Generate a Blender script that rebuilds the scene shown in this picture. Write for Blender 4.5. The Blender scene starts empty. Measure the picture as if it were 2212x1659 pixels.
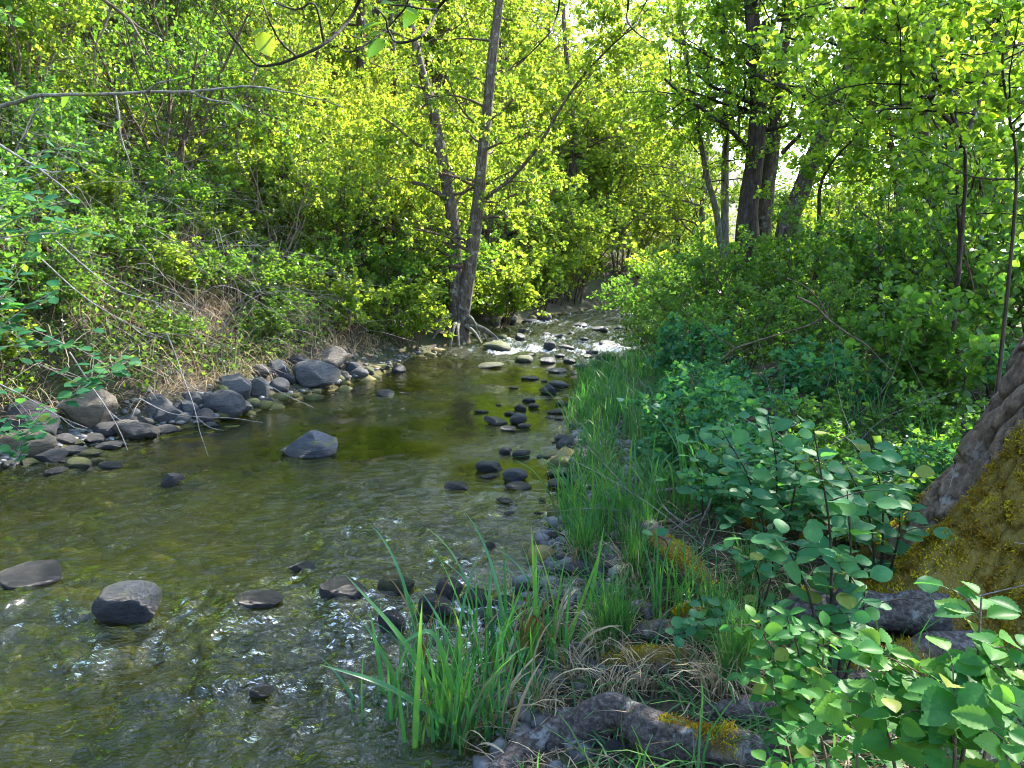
import bpy, bmesh, math
import numpy as np
from mathutils import Vector, Matrix

# ------------------------------------------------------------------ camera, sky, sun, exposure
sc = bpy.context.scene
COL = sc.collection
CAM_H, PITCH, FPX = 1.6, math.radians(8.8), 770.0
cam_d = bpy.data.cameras.new('camera')
cam_d.sensor_width = 36.0
cam_d.lens = FPX / 1024 * 36.0
cam_d.clip_end = 2000
cam = bpy.data.objects.new('camera', cam_d)
cam.location = (0, 0, CAM_H)
cam.rotation_euler = (math.pi / 2 - PITCH, 0, 0)
COL.objects.link(cam)
sc.camera = cam

SUN_AZ, SUN_EL = math.radians(42), math.radians(40)       # azimuth from +Y towards +X
world = bpy.data.worlds.new('World')
sc.world = world
world.use_nodes = True
wn = world.node_tree
sky = wn.nodes.new('ShaderNodeTexSky')
sky.sky_type = 'NISHITA'
sky.sun_disc = False
sky.sun_elevation = SUN_EL
sky.sun_rotation = SUN_AZ
sky.air_density = 1.0
sky.dust_density = 0.6
bg = wn.nodes['Background']
bg.inputs['Strength'].default_value = 0.15
wn.links.new(sky.outputs[0], bg.inputs['Color'])

sun_d = bpy.data.lights.new('sun', 'SUN')
sun_d.energy = 2.45
sun_d.angle = math.radians(0.5)
sun_d.color = (1.0, 0.935, 0.82)
sun = bpy.data.objects.new('sun', sun_d)
SUN_DIR = Vector((math.sin(SUN_AZ) * math.cos(SUN_EL), math.cos(SUN_AZ) * math.cos(SUN_EL), math.sin(SUN_EL)))
sun.rotation_euler = SUN_DIR.to_track_quat('Z', 'Y').to_euler()
sun.location = (10, 30, 30)
COL.objects.link(sun)

vs = sc.view_settings
vs.view_transform = 'Standard'
vs.look = 'None'
vs.gamma = 1.0
vs.exposure = 3.2
cy = sc.cycles
cy.max_bounces = 7
cy.diffuse_bounces = 4
cy.glossy_bounces = 3
cy.transmission_bounces = 5
cy.transparent_max_bounces = 6
cy.caustics_reflective = False
cy.caustics_refractive = False
cy.sample_clamp_indirect = 6.0
cy.filter_width = 1.05
cy.use_denoising = True
try:
    cy.denoiser = 'OPENIMAGEDENOISE'
except Exception:
    pass

# ------------------------------------------------------------------ pixel to place (pixels of a 2212-wide view)
SP, CP = math.sin(PITCH), math.cos(PITCH)
K = 1024 / 2212.0


def ray(px, py):
    u = (px * K - 512) / FPX
    v = (384 - py * K) / FPX
    return np.array([u, CP + v * SP, -SP + v * CP])


def at_z(px, py, z):
    d = ray(px, py)
    t = (z - CAM_H) / d[2]
    return d * t + np.array([0, 0, CAM_H])


def at_y(px, py, y):
    d = ray(px, py)
    return d * (y / d[1]) + np.array([0, 0, CAM_H])


def size_at(wpx, y):
    return wpx * K / FPX * y


# ------------------------------------------------------------------ noise
def _hash(ix, iy, iz, seed):
    n = (ix.astype(np.int64) * 374761393 + iy.astype(np.int64) * 668265263 + iz.astype(np.int64) * 2147483647 + seed * 974711) & 0x7fffffff
    n = ((n ^ (n >> 13)) * 1274126177) & 0x7fffffff
    n = ((n ^ (n >> 16)) * 2246822519) & 0x7fffffff
    return (n & 0xffffff) / float(0xffffff)


def vnoise(x, y, z=None, seed=0):
    x = np.asarray(x, float)
    y = np.asarray(y, float)
    z = np.zeros_like(x) if z is None else np.asarray(z, float)
    ix, iy, iz = np.floor(x), np.floor(y), np.floor(z)
    fx, fy, fz = x - ix, y - iy, z - iz
    fx, fy, fz = [f * f * (3 - 2 * f) for f in (fx, fy, fz)]
    r = 0
    for a in (0, 1):
        for b in (0, 1):
            for c in (0, 1):
                w = (fx if a else 1 - fx) * (fy if b else 1 - fy) * (fz if c else 1 - fz)
                r = r + w * _hash(ix + a, iy + b, iz + c, seed)
    return r * 2 - 1


def fbm(x, y, z=None, seed=0, octv=4, gain=0.5):
    a, s, r = 1.0, 1.0, 0
    for i in range(octv):
        r = r + a * vnoise(np.asarray(x) * s, np.asarray(y) * s, None if z is None else np.asarray(z) * s, seed + i * 17)
        a *= gain
        s *= 2.03
    return r


def cells(x, y, seed=0):
    """first and second distance to jittered grid points"""
    ix, iy = np.floor(x), np.floor(y)
    f1 = np.full(x.shape, 9.0)
    f2 = np.full(x.shape, 9.0)
    idv = np.zeros(x.shape)
    zz = np.zeros_like(ix)
    for a in (-1, 0, 1):
        for b in (-1, 0, 1):
            cx = ix + a + _hash(ix + a, iy + b, zz, seed)
            cyy = iy + b + _hash(ix + a, iy + b, zz, seed + 5)
            d = np.hypot(x - cx, y - cyy)
            near = d < f1
            f2 = np.where(near, f1, np.minimum(f2, d))
            idv = np.where(near, _hash(ix + a, iy + b, zz, seed + 9), idv)
            f1 = np.where(near, d, f1)
    return f1, f2, idv


def sstep(a, b, x):
    t = np.clip((x - a) / (b - a), 0, 1)
    return t * t * (3 - 2 * t)


# ------------------------------------------------------------------ mesh helpers
class MB:
    def __init__(self):
        self.v, self.f, self.n, self.uv = [], [], 0, []

    def add(self, V, F):
        V = np.asarray(V, np.float32).reshape(-1, 3)
        F = np.asarray(F, np.int32)
        self.v.append(V)
        self.f.append(F + self.n)
        self.n += len(V)

    def mesh(self, name, mat, smooth=True, attrs=None):
        me = bpy.data.meshes.new(name)
        if self.n:
            V = np.concatenate(self.v)
            loops = np.concatenate([f.ravel() for f in self.f])
            tot = np.concatenate([np.full(len(f), f.shape[1], np.int32) for f in self.f])
            start = np.concatenate([[0], np.cumsum(tot)[:-1]]).astype(np.int32)
            me.vertices.add(len(V))
            me.vertices.foreach_set('co', V.ravel())
            me.loops.add(len(loops))
            me.loops.foreach_set('vertex_index', loops)
            me.polygons.add(len(tot))
            me.polygons.foreach_set('loop_start', start)
            me.polygons.foreach_set('loop_total', tot)
            me.polygons.foreach_set('use_smooth', np.full(len(tot), smooth, bool))
            for k, a in (attrs or {}).items():
                at = me.attributes.new(k, 'FLOAT', 'POINT')
                at.data.foreach_set('value', np.asarray(a, np.float32))
            me.update(calc_edges=True)
        if mat:
            me.materials.append(mat)
        return me

    def build(self, name, mat, parent=None, smooth=True, attrs=None):
        return link(name, self.mesh(name, mat, smooth, attrs), parent)


def link(name, data, parent=None, loc=None):
    o = bpy.data.objects.new(name, data)
    COL.objects.link(o)
    if parent is not None:
        o.parent = parent
    if loc is not None:
        o.location = loc
    return o


def tag(o, label=None, cat=None, group=None, kind=None):
    if label:
        o['label'] = label
    if cat:
        o['category'] = cat
    if group:
        o['group'] = group
    if kind:
        o['kind'] = kind
    return o


def empty(name, loc, label, cat, group=None):
    o = bpy.data.objects.new(name, None)
    o.empty_display_size = 0.1
    o.location = [float(c) for c in loc]
    COL.objects.link(o)
    return tag(o, label, cat, group)


def copy_tree(o, parent=None):
    c = o.copy()
    COL.objects.link(c)
    if parent is not None:
        c.parent = parent
    for ch in list(o.children):
        copy_tree(ch, c)
    return c


def norm(a):
    a = np.asarray(a, float)
    return a / np.maximum(np.linalg.norm(a, axis=-1, keepdims=True), 1e-9)


def tube(mb, pts, rad, sides=5, cap=False):
    pts = np.asarray(pts, float)
    n = len(pts)
    rad = np.broadcast_to(np.asarray(rad, float), (n,))
    t = norm(np.gradient(pts, axis=0))
    ref = np.array([0.31, 0.87, 0.38]) if abs(t[0, 2]) > 0.6 else np.array([0.1, 0.05, 1.0])
    a = norm(np.cross(t, ref))
    b = np.cross(t, a)
    th = np.arange(sides) * 2 * math.pi / sides
    V = pts[:, None, :] + rad[:, None, None] * (np.cos(th)[None, :, None] * a[:, None, :] + np.sin(th)[None, :, None] * b[:, None, :])
    i = np.arange(n - 1)[:, None] * sides
    j = np.arange(sides)[None, :]
    j2 = (j + 1) % sides
    F = np.stack([i + j, i + j2, i + sides + j2, i + sides + j], -1).reshape(-1, 4)
    mb.add(V.reshape(-1, 3), F)
    if cap:
        c0 = mb.n
        mb.add(np.concatenate([V[0], V[-1]]), np.array([[k, (k + 1) % sides, 0] for k in range(1, sides - 1)] + [[sides + k, sides + (k + 1) % sides, sides] for k in range(1, sides - 1)]))


def smooth_path(pts, n):
    """Catmull-Rom through the given points, n points out"""
    p = np.asarray(pts, float)
    if len(p) < 3:
        t = np.linspace(0, 1, n)[:, None]
        return p[0] * (1 - t) + p[-1] * t
    P = np.vstack([2 * p[0] - p[1], p, 2 * p[-1] - p[-2]])
    s = np.linspace(0, len(p) - 1 - 1e-6, n)
    i = s.astype(int)
    t = (s - i)[:, None]
    a, b, c, d = P[i], P[i + 1], P[i + 2], P[i + 3]
    return 0.5 * (2 * b + (c - a) * t + (2 * a - 5 * b + 4 * c - d) * t ** 2 + (3 * b - a - 3 * c + d) * t ** 3)


# leaf templates: x across, y along, z up
LEAF2 = (np.array([[0, 0, 0], [.42, .45, .10], [0, 1, -.08], [-.42, .45, .10]]), np.array([[0, 1, 2], [0, 2, 3]]))
LEAF6 = (np.array([[0, 0, 0], [.30, .22, .05], [.40, .52, .07], [.22, .82, .0], [0, 1, -.10], [-.22, .82, .0], [-.40, .52, .07], [-.30, .22, .05], [0, .5, 0]]),
         np.array([[0, 1, 8], [1, 2, 8], [2, 3, 8], [3, 4, 8], [4, 5, 8], [5, 6, 8], [6, 7, 8], [7, 0, 8]]))


def leaf_mesh(width=0.8, teeth=0, n=9, fold=0.10, droop=0.18, tipsharp=1.0, curl=0.0, belly=0.45):
    """a single leaf with midrib, side ribs raised, optional serrated margin, and a short stalk"""
    V, F = [], []
    ys = np.linspace(0, 1, n)
    prof = np.sin(np.pi * ys ** (math.log(.5) / math.log(belly))) ** tipsharp
    for k, y in enumerate(ys):
        w = width / 2 * prof[k]
        if teeth and 0 < k < n - 1:
            w *= 1 + (teeth if k % 2 else -teeth * .4)
        zz = -droop * y * y
        rip = .012 * (1 if k % 2 else -1)
        for s in (-1, -.5, 0, .5, 1):
            V.append([s * w, y + (0.02 if (teeth and k % 2 and abs(s) == 1) else 0), zz + fold * abs(s) ** 1.3 * prof[k] - curl * (s * s) * prof[k] + rip * (abs(s) > .1)])
    for k in range(n - 1):
        for c in range(4):
            a = k * 5 + c
            F.append([a, a + 1, a + 6, a + 5])
    mb = MB()
    mb.add(V, F)
    # stalk
    tube(mb, [[0, .02, -.004], [0, -.09, -.01], [0, -.2, -.05]], .012, 3)
    return mb


def place_leaves(mb, P, D, N, S, tpl=LEAF2, W=None):
    tv, tf = tpl
    D = norm(D)
    X = norm(np.cross(D, N))
    Z = np.cross(X, D)
    S = np.asarray(S)[:, None, None]
    w = 1.0 if W is None else np.asarray(W)[:, None, None]
    V = P[:, None, :] + S * (w * tv[None, :, 0:1] * X[:, None, :] + tv[None, :, 1:2] * D[:, None, :] + tv[None, :, 2:3] * Z[:, None, :])
    F = tf[None] + (np.arange(len(P)) * len(tv))[:, None, None]
    mb.add(V.reshape(-1, 3), F.reshape(-1, tf.shape[1]))


# ------------------------------------------------------------------ materials
def mat_new(name):
    m = bpy.data.materials.new(name)
    m.use_nodes = True
    nt = m.node_tree
    nt.nodes.clear()
    out = nt.nodes.new('ShaderNodeOutputMaterial')
    return m, nt, out


def N(nt, typ, **kw):
    n = nt.nodes.new(typ)
    for k, v in kw.items():
        if k.startswith('_'):
            setattr(n, k[1:], v)
        else:
            key = int(k[1:]) if k[0] == 'i' and k[1:].isdigit() else k
            n.inputs[key].default_value = v
    return n


def ramp(nt, fac, stops):
    r = nt.nodes.new('ShaderNodeValToRGB')
    e = r.color_ramp.elements
    while len(e) < len(stops):
        e.new(0.5)
    for el, (p, c) in zip(e, stops):
        el.position = p
        el.color = (*c, 1) if len(c) == 3 else c
    nt.links.new(fac, r.inputs[0])
    return r.outputs[0]


def mixrgb(nt, fac, a, b, blend='MIX'):
    m = nt.nodes.new('ShaderNodeMix')
    m.data_type = 'RGBA'
    m.blend_type = blend
    for sock, val in ((m.inputs[0], fac), (m.inputs[6], a), (m.inputs[7], b)):
        if hasattr(val, 'is_linked'):
            nt.links.new(val, sock)
        else:
            sock.default_value = val if not isinstance(val, tuple) or len(val) == 4 else (*val, 1)
    return m.outputs[2]


def math_n(nt, op, a, b=None, clamp=False):
    m = nt.nodes.new('ShaderNodeMath')
    m.operation = op
    m.use_clamp = clamp
    for s, v in ((m.inputs[0], a), (m.inputs[1], b)):
        if v is None:
            continue
        if hasattr(v, 'is_linked'):
            nt.links.new(v, s)
        else:
            s.default_value = v
    return m.outputs[0]


def noise(nt, scale, detail=4, coord='Object', rough=.6, vec_scale=None, dist=0.0):
    tc = N(nt, 'ShaderNodeTexCoord')
    v = tc.outputs[coord]
    if vec_scale:
        mp = N(nt, 'ShaderNodeMapping')
        mp.inputs['Scale'].default_value = vec_scale
        nt.links.new(v, mp.inputs[0])
        v = mp.outputs[0]
    n = N(nt, 'ShaderNodeTexNoise', Scale=scale, Detail=detail, Roughness=rough, Distortion=dist)
    nt.links.new(v, n.inputs['Vector'])
    return n.outputs[0]


def leaf_mat(name, refl, trans, tfac=0.5, gloss=0.10, rough=0.38, brown=0.0, patch=None, veins=0.0):
    """refl / trans: three colours each (dark to light leaf), picked per leaf"""
    m, nt, out = mat_new(name)
    L = nt.links.new
    geo = N(nt, 'ShaderNodeNewGeometry')
    rnd = geo.outputs['Random Per Island']
    obi = N(nt, 'ShaderNodeObjectInfo')
    mix = math_n(nt, 'FRACT', math_n(nt, 'ADD', rnd, obi.outputs['Random']))
    cr = ramp(nt, mix, [(0, refl[0]), (.5, refl[1]), (1, refl[2])])
    ct = ramp(nt, mix, [(0, trans[0]), (.5, trans[1]), (1, trans[2])])
    if brown:
        hit = math_n(nt, 'GREATER_THAN', math_n(nt, 'FRACT', math_n(nt, 'MULTIPLY', mix, 37.7)), 1 - brown)
        cr = mixrgb(nt, hit, cr, (.16, .09, .03))
        ct = mixrgb(nt, hit, ct, (.20, .12, .03))
    if veins:
        tc = N(nt, 'ShaderNodeTexCoord')
        sp = N(nt, 'ShaderNodeSeparateXYZ')
        L(tc.outputs['Object'], sp.inputs[0])
        ax = math_n(nt, 'ABSOLUTE', sp.outputs[0])
        fr = math_n(nt, 'FRACT', math_n(nt, 'MULTIPLY', math_n(nt, 'SUBTRACT', sp.outputs[1], math_n(nt, 'MULTIPLY', ax, .75)), veins))
        vv = math_n(nt, 'LESS_THAN', fr, .13)
        vv = math_n(nt, 'MAXIMUM', vv, math_n(nt, 'LESS_THAN', ax, .016))
        cr = mixrgb(nt, math_n(nt, 'MULTIPLY', vv, .35), cr, (.10, .22, .07))
        ct = mixrgb(nt, math_n(nt, 'MULTIPLY', vv, .4), ct, (.05, .16, .03))
        bl = ramp(nt, noise(nt, 3.2, 5, rough=.7), [(.35, (.72, .72, .72)), (.65, (1.1, 1.1, 1.05))])
        cr = mixrgb(nt, 1.0, cr, bl, 'MULTIPLY')
        sick = math_n(nt, 'GREATER_THAN', obi.outputs['Random'], .97)
        cr = mixrgb(nt, math_n(nt, 'MULTIPLY', sick, .7), cr, (.20, .20, .03))
    if patch:   # MOSSVAR
        pf = ramp(nt, noise(nt, patch[0], 4, rough=.65), [(.44, (0, 0, 0)), (.58, (1, 1, 1))])
        cr = mixrgb(nt, pf, cr, patch[1])
        ct = mixrgb(nt, pf, ct, patch[2])
    d = N(nt, 'ShaderNodeBsdfDiffuse')
    t = N(nt, 'ShaderNodeBsdfTranslucent')
    g = N(nt, 'ShaderNodeBsdfGlossy', Roughness=rough)
    L(cr, d.inputs[0])
    L(ct, t.inputs[0])
    m1 = N(nt, 'ShaderNodeMixShader', Fac=tfac)
    L(d.outputs[0], m1.inputs[1])
    L(t.outputs[0], m1.inputs[2])
    lw = N(nt, 'ShaderNodeLayerWeight', Blend=0.25)
    gf = math_n(nt, 'MULTIPLY_ADD', lw.outputs['Fresnel'], gloss * .9)
    gf.node.inputs[2].default_value = gloss * .12
    m2 = N(nt, 'ShaderNodeMixShader')
    L(gf, m2.inputs[0])
    L(m1.outputs[0], m2.inputs[1])
    L(g.outputs[0], m2.inputs[2])
    L(m2.outputs[0], out.inputs[0])
    return m


M = {}
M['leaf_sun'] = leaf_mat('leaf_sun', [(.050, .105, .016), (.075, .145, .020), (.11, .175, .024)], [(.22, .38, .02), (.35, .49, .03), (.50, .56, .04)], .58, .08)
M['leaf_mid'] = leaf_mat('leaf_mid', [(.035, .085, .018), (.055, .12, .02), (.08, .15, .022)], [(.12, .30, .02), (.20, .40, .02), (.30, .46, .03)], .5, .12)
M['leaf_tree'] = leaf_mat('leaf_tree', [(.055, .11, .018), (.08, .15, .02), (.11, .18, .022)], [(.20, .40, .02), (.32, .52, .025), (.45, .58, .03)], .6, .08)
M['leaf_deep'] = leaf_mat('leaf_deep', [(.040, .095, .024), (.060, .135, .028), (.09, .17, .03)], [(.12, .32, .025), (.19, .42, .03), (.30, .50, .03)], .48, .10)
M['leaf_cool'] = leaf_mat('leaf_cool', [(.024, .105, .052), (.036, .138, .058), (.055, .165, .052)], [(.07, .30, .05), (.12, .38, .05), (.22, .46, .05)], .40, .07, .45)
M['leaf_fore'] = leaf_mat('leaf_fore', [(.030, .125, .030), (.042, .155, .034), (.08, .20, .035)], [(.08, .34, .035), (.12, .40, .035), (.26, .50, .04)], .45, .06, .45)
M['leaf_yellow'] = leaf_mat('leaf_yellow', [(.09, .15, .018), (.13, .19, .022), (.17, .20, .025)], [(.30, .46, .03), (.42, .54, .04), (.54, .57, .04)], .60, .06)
M['grass'] = leaf_mat('grass', [(.026, .095, .030), (.036, .12, .033), (.055, .14, .03)], [(.06, .26, .03), (.10, .33, .03), (.19, .40, .03)], .42, .10, .35)
M['reed'] = leaf_mat('reed', [(.028, .12, .050), (.040, .145, .052), (.065, .17, .04)], [(.08, .34, .03), (.12, .40, .03), (.24, .48, .03)], .45, .18, .3, brown=.05)
M['dry'] = leaf_mat('dry', [(.20, .15, .09), (.30, .23, .14), (.42, .34, .21)], [(.25, .17, .08), (.35, .26, .12), (.45, .36, .18)], .25, .05, .5)
M['litter'] = leaf_mat('litter', [(.055, .036, .022), (.10, .07, .042), (.20, .15, .10)], [(.10, .06, .02), (.16, .10, .04), (.2, .14, .06)], .15, .05, .5)
M['stalk'] = leaf_mat('stalk', [(.07, .055, .045), (.14, .115, .095), (.25, .215, .18)], [(.10, .07, .04), (.16, .12, .07), (.2, .15, .1)], .15, .05, .5)
M['leaf_cool_near'] = leaf_mat('leaf_cool_near', [(.024, .105, .052), (.036, .138, .058), (.055, .165, .052)], [(.07, .30, .05), (.12, .38, .05), (.22, .46, .05)], .40, .06, .42, veins=6.5)
M['leaf_fore_near'] = leaf_mat('leaf_fore_near', [(.028, .115, .030), (.045, .16, .036), (.10, .22, .035)], [(.08, .34, .035), (.13, .42, .035), (.30, .52, .04)], .45, .055, .42, veins=8.0)
M['moss'] = leaf_mat('moss', [(.22, .15, .012), (.40, .32, .016), (.52, .46, .025)], [(.32, .24, .01), (.48, .40, .02), (.60, .52, .03)], .4, .02, .6, patch=(5.5, (.24, .15, .018), (.28, .19, .02)))


def principled(name, build, rough=.8, spec=.3):
    m, nt, out = mat_new(name)
    b = N(nt, 'ShaderNodeBsdfPrincipled', Roughness=rough)
    b.inputs['Specular IOR Level'].default_value = spec
    nt.links.new(b.outputs[0], out.inputs[0])
    build(nt, b)
    return m


def bump(nt, b, h, strength=.5, dist=.02):
    bp = N(nt, 'ShaderNodeBump', Strength=strength, Distance=dist)
    nt.links.new(h, bp.inputs['Height'])
    nt.links.new(bp.outputs[0], b.inputs['Normal'])
    return bp


def bark_mat(name, c0, c1, c2, lichen=None, moss=False, vs=(1, 1, .22), scale=28, attr=None):
    def f(nt, b):
        h = noise(nt, scale, 6, vec_scale=vs, rough=.65, dist=.4)
        col = ramp(nt, h, [(.32, c0), (.5, c1), (.68, c2)])
        if lichen:
            l = noise(nt, 9, 5, rough=.7)
            col = mixrgb(nt, ramp(nt, l, [(.56, (0, 0, 0)), (.64, (1, 1, 1))]), col, lichen)
        if moss:
            l = noise(nt, 5, 5, rough=.7)
            col = mixrgb(nt, ramp(nt, l, [(.55, (0, 0, 0)), (.68, (1, 1, 1))]), col, (.10, .11, .02))
        if attr:
            a = N(nt, 'ShaderNodeAttribute')
            a.attribute_name = attr
            col = mixrgb(nt, a.outputs['Fac'], col, (.13, .095, .016))
        nt.links.new(col, b.inputs['Base Color'])
        bump(nt, b, h, .9, .02)
    return principled(name, f, .85, .2)


M['bark'] = bark_mat('bark', (.030, .022, .016), (.075, .055, .040), (.15, .115, .085), lichen=(.20, .19, .16))
M['bark_dark'] = bark_mat('bark_dark', (.016, .012, .010), (.045, .032, .025), (.10, .07, .05))
M['bark_pale'] = bark_mat('bark_pale', (.05, .045, .035), (.12, .11, .085), (.22, .21, .17), moss=True)
M['bark_big'] = bark_mat('bark_big', (.040, .027, .018), (.105, .070, .044), (.19, .135, .09), lichen=(.20, .17, .135), vs=(1, 1, .5), scale=34, attr='moss')
M['root'] = bark_mat('root', (.018, .014, .013), (.055, .045, .040), (.125, .108, .098), lichen=(.17, .165, .16), vs=(.8, .8, 1), scale=60, attr='moss')
M['twig'] = bark_mat('twig', (.035, .024, .016), (.085, .058, .038), (.17, .125, .085), vs=(1, 1, 1), scale=20)
M['twig_pale'] = bark_mat('twig_pale', (.09, .062, .042), (.17, .125, .085), (.28, .22, .16), vs=(1, 1, 1), scale=20)
M['twig_grey'] = bark_mat('twig_grey', (.10, .085, .075), (.20, .175, .155), (.33, .30, .27), vs=(1, 1, 1), scale=20)
M['twig_dark'] = bark_mat('twig_dark', (.012, .009, .007), (.03, .022, .016), (.06, .045, .03), vs=(1, 1, 1), scale=20)


def rock_build(base, moss=0.0):
    def f(nt, b):
        obi = N(nt, 'ShaderNodeObjectInfo')
        n1 = noise(nt, 2.2, 6, rough=.65)
        n2 = noise(nt, 14, 8, rough=.8)
        n4 = noise(nt, 3.0, 5, rough=.7, vec_scale=(.6, .6, 2.6), dist=1.0)
        c = ramp(nt, n1, [(.3, tuple(x * .55 for x in base)), (.55, base), (.75, tuple(min(1, x * 1.6) for x in base))])
        c = mixrgb(nt, ramp(nt, n2, [(.35, (0, 0, 0)), (.75, (.55, .55, .55))]), c, tuple(min(1, x * 2.0) for x in base))
        c = mixrgb(nt, ramp(nt, n4, [(.46, (0, 0, 0)), (.62, (.65, .65, .65))]), c, tuple(x * .45 for x in base))
        c = mixrgb(nt, ramp(nt, noise(nt, 6, 6, rough=.8), [(.60, (0, 0, 0)), (.70, (.6, .6, .6))]), c, tuple(min(1, x * 2.6 + .02) for x in base))
        var = ramp(nt, obi.outputs['Random'], [(0, (.62, .62, .66)), (.5, (1, 1, 1)), (1, (1.25, 1.18, 1.05))])
        c = mixrgb(nt, 1.0, c, var, 'MULTIPLY')
        if moss:
            geo = N(nt, 'ShaderNodeNewGeometry')
            sep = N(nt, 'ShaderNodeSeparateXYZ')
            nt.links.new(geo.outputs['Normal'], sep.inputs[0])
            n3 = noise(nt, 2.5, 5, rough=.7)
            k = math_n(nt, 'MULTIPLY', ramp(nt, n3, [(.62 - moss * .3, (0, 0, 0)), (.72 - moss * .3, (1, 1, 1))]), ramp(nt, sep.outputs[2], [(.0, (0, 0, 0)), (.4, (1, 1, 1))]))
            c = mixrgb(nt, k, c, (.085, .10, .018))
        # wet band near the waterline: water darkens and smooths stone
        geo2 = N(nt, 'ShaderNodeNewGeometry')
        sp = N(nt, 'ShaderNodeSeparateXYZ')
        nt.links.new(geo2.outputs['Position'], sp.inputs[0])
        wl = N(nt, 'ShaderNodeAttribute')
        wl.attribute_type = 'OBJECT'
        wl.attribute_name = 'waterline'
        above = math_n(nt, 'SUBTRACT', sp.outputs[2], wl.outputs['Fac'])
        above = math_n(nt, 'ADD', above, math_n(nt, 'MULTIPLY', math_n(nt, 'SUBTRACT', n1, .5), .06))
        wet = math_n(nt, 'SUBTRACT', 1.0, math_n(nt, 'MULTIPLY', above, 8.5, True), True)
        c2 = mixrgb(nt, wet, c, mixrgb(nt, 1.0, c, (.35, .35, .36), 'MULTIPLY'))
        nt.links.new(c2, b.inputs['Base Color'])
        r = math_n(nt, 'MULTIPLY_ADD', wet, -.45)
        r.node.inputs[2].default_value = .72
        nt.links.new(r, b.inputs['Roughness'])
        bump(nt, b, math_n(nt, 'ADD', n2, math_n(nt, 'ADD', n1, n4)), .9, .03)
    return f


M['rock'] = principled('rock', rock_build((.060, .060, .062)), .7, .4)
M['rock_blue'] = principled('rock_blue', rock_build((.048, .055, .070), .25), .7, .4)
M['rock_dark'] = principled('rock_dark', rock_build((.022, .022, .026)), .6, .5)
M['rock_brown'] = principled('rock_brown', rock_build((.092, .078, .062)), .75, .35)
M['rock_moss'] = principled('rock_moss', rock_build((.050, .050, .040), .85), .7, .35)


def ground_build(nt, b):
    n1 = noise(nt, 1.3, 6, rough=.7)
    n2 = noise(nt, 18, 6, rough=.75)
    c = ramp(nt, n2, [(.3, (.022, .015, .010)), (.5, (.045, .033, .022)), (.72, (.10, .077, .052))])
    c = mixrgb(nt, ramp(nt, n1, [(.42, (0, 0, 0)), (.60, (.8, .8, .8))]), c, (.035, .05, .012))
    bed = N(nt, 'ShaderNodeAttribute')
    bed.attribute_name = 'bed'
    nb = noise(nt, 5, 5, rough=.7)
    cb = ramp(nt, nb, [(.3, (.032, .028, .010)), (.5, (.078, .068, .022)), (.72, (.14, .11, .04))])
    c = mixrgb(nt, bed.outputs['Fac'], c, cb)
    nt.links.new(c, b.inputs['Base Color'])
    bump(nt, b, n2, .8, .03)


M['ground'] = principled('ground', ground_build, .9, .2)
M['gravel'] = principled('gravel', rock_build((.13, .125, .12)), .75, .35)


def bedstone(nt, b):
    geo = N(nt, 'ShaderNodeNewGeometry')
    c = ramp(nt, geo.outputs['Random Per Island'], [(0, (.036, .032, .012)), (.4, (.080, .070, .024)), (.75, (.13, .105, .038)), (1, (.20, .13, .055))])
    n2 = noise(nt, 20, 4)
    c = mixrgb(nt, ramp(nt, n2, [(.4, (0, 0, 0)), (.7, (.7, .7, .7))]), c, (.06, .075, .015))
    nt.links.new(c, b.inputs['Base Color'])


M['bedstone'] = principled('bedstone', bedstone, .8, .2)


def pebble(nt, b):
    geo = N(nt, 'ShaderNodeNewGeometry')
    c = ramp(nt, geo.outputs['Random Per Island'], [(0, (.028, .028, .032)), (.35, (.06, .06, .063)), (.7, (.10, .097, .093)), (1, (.17, .145, .11))])
    n2 = noise(nt, 40, 4)
    c = mixrgb(nt, ramp(nt, n2, [(.4, (0, 0, 0)), (.75, (.6, .6, .6))]), c, (.13, .13, .13))
    nt.links.new(c, b.inputs['Base Color'])


M['pebble'] = principled('pebble', pebble, .7, .35)


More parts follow.
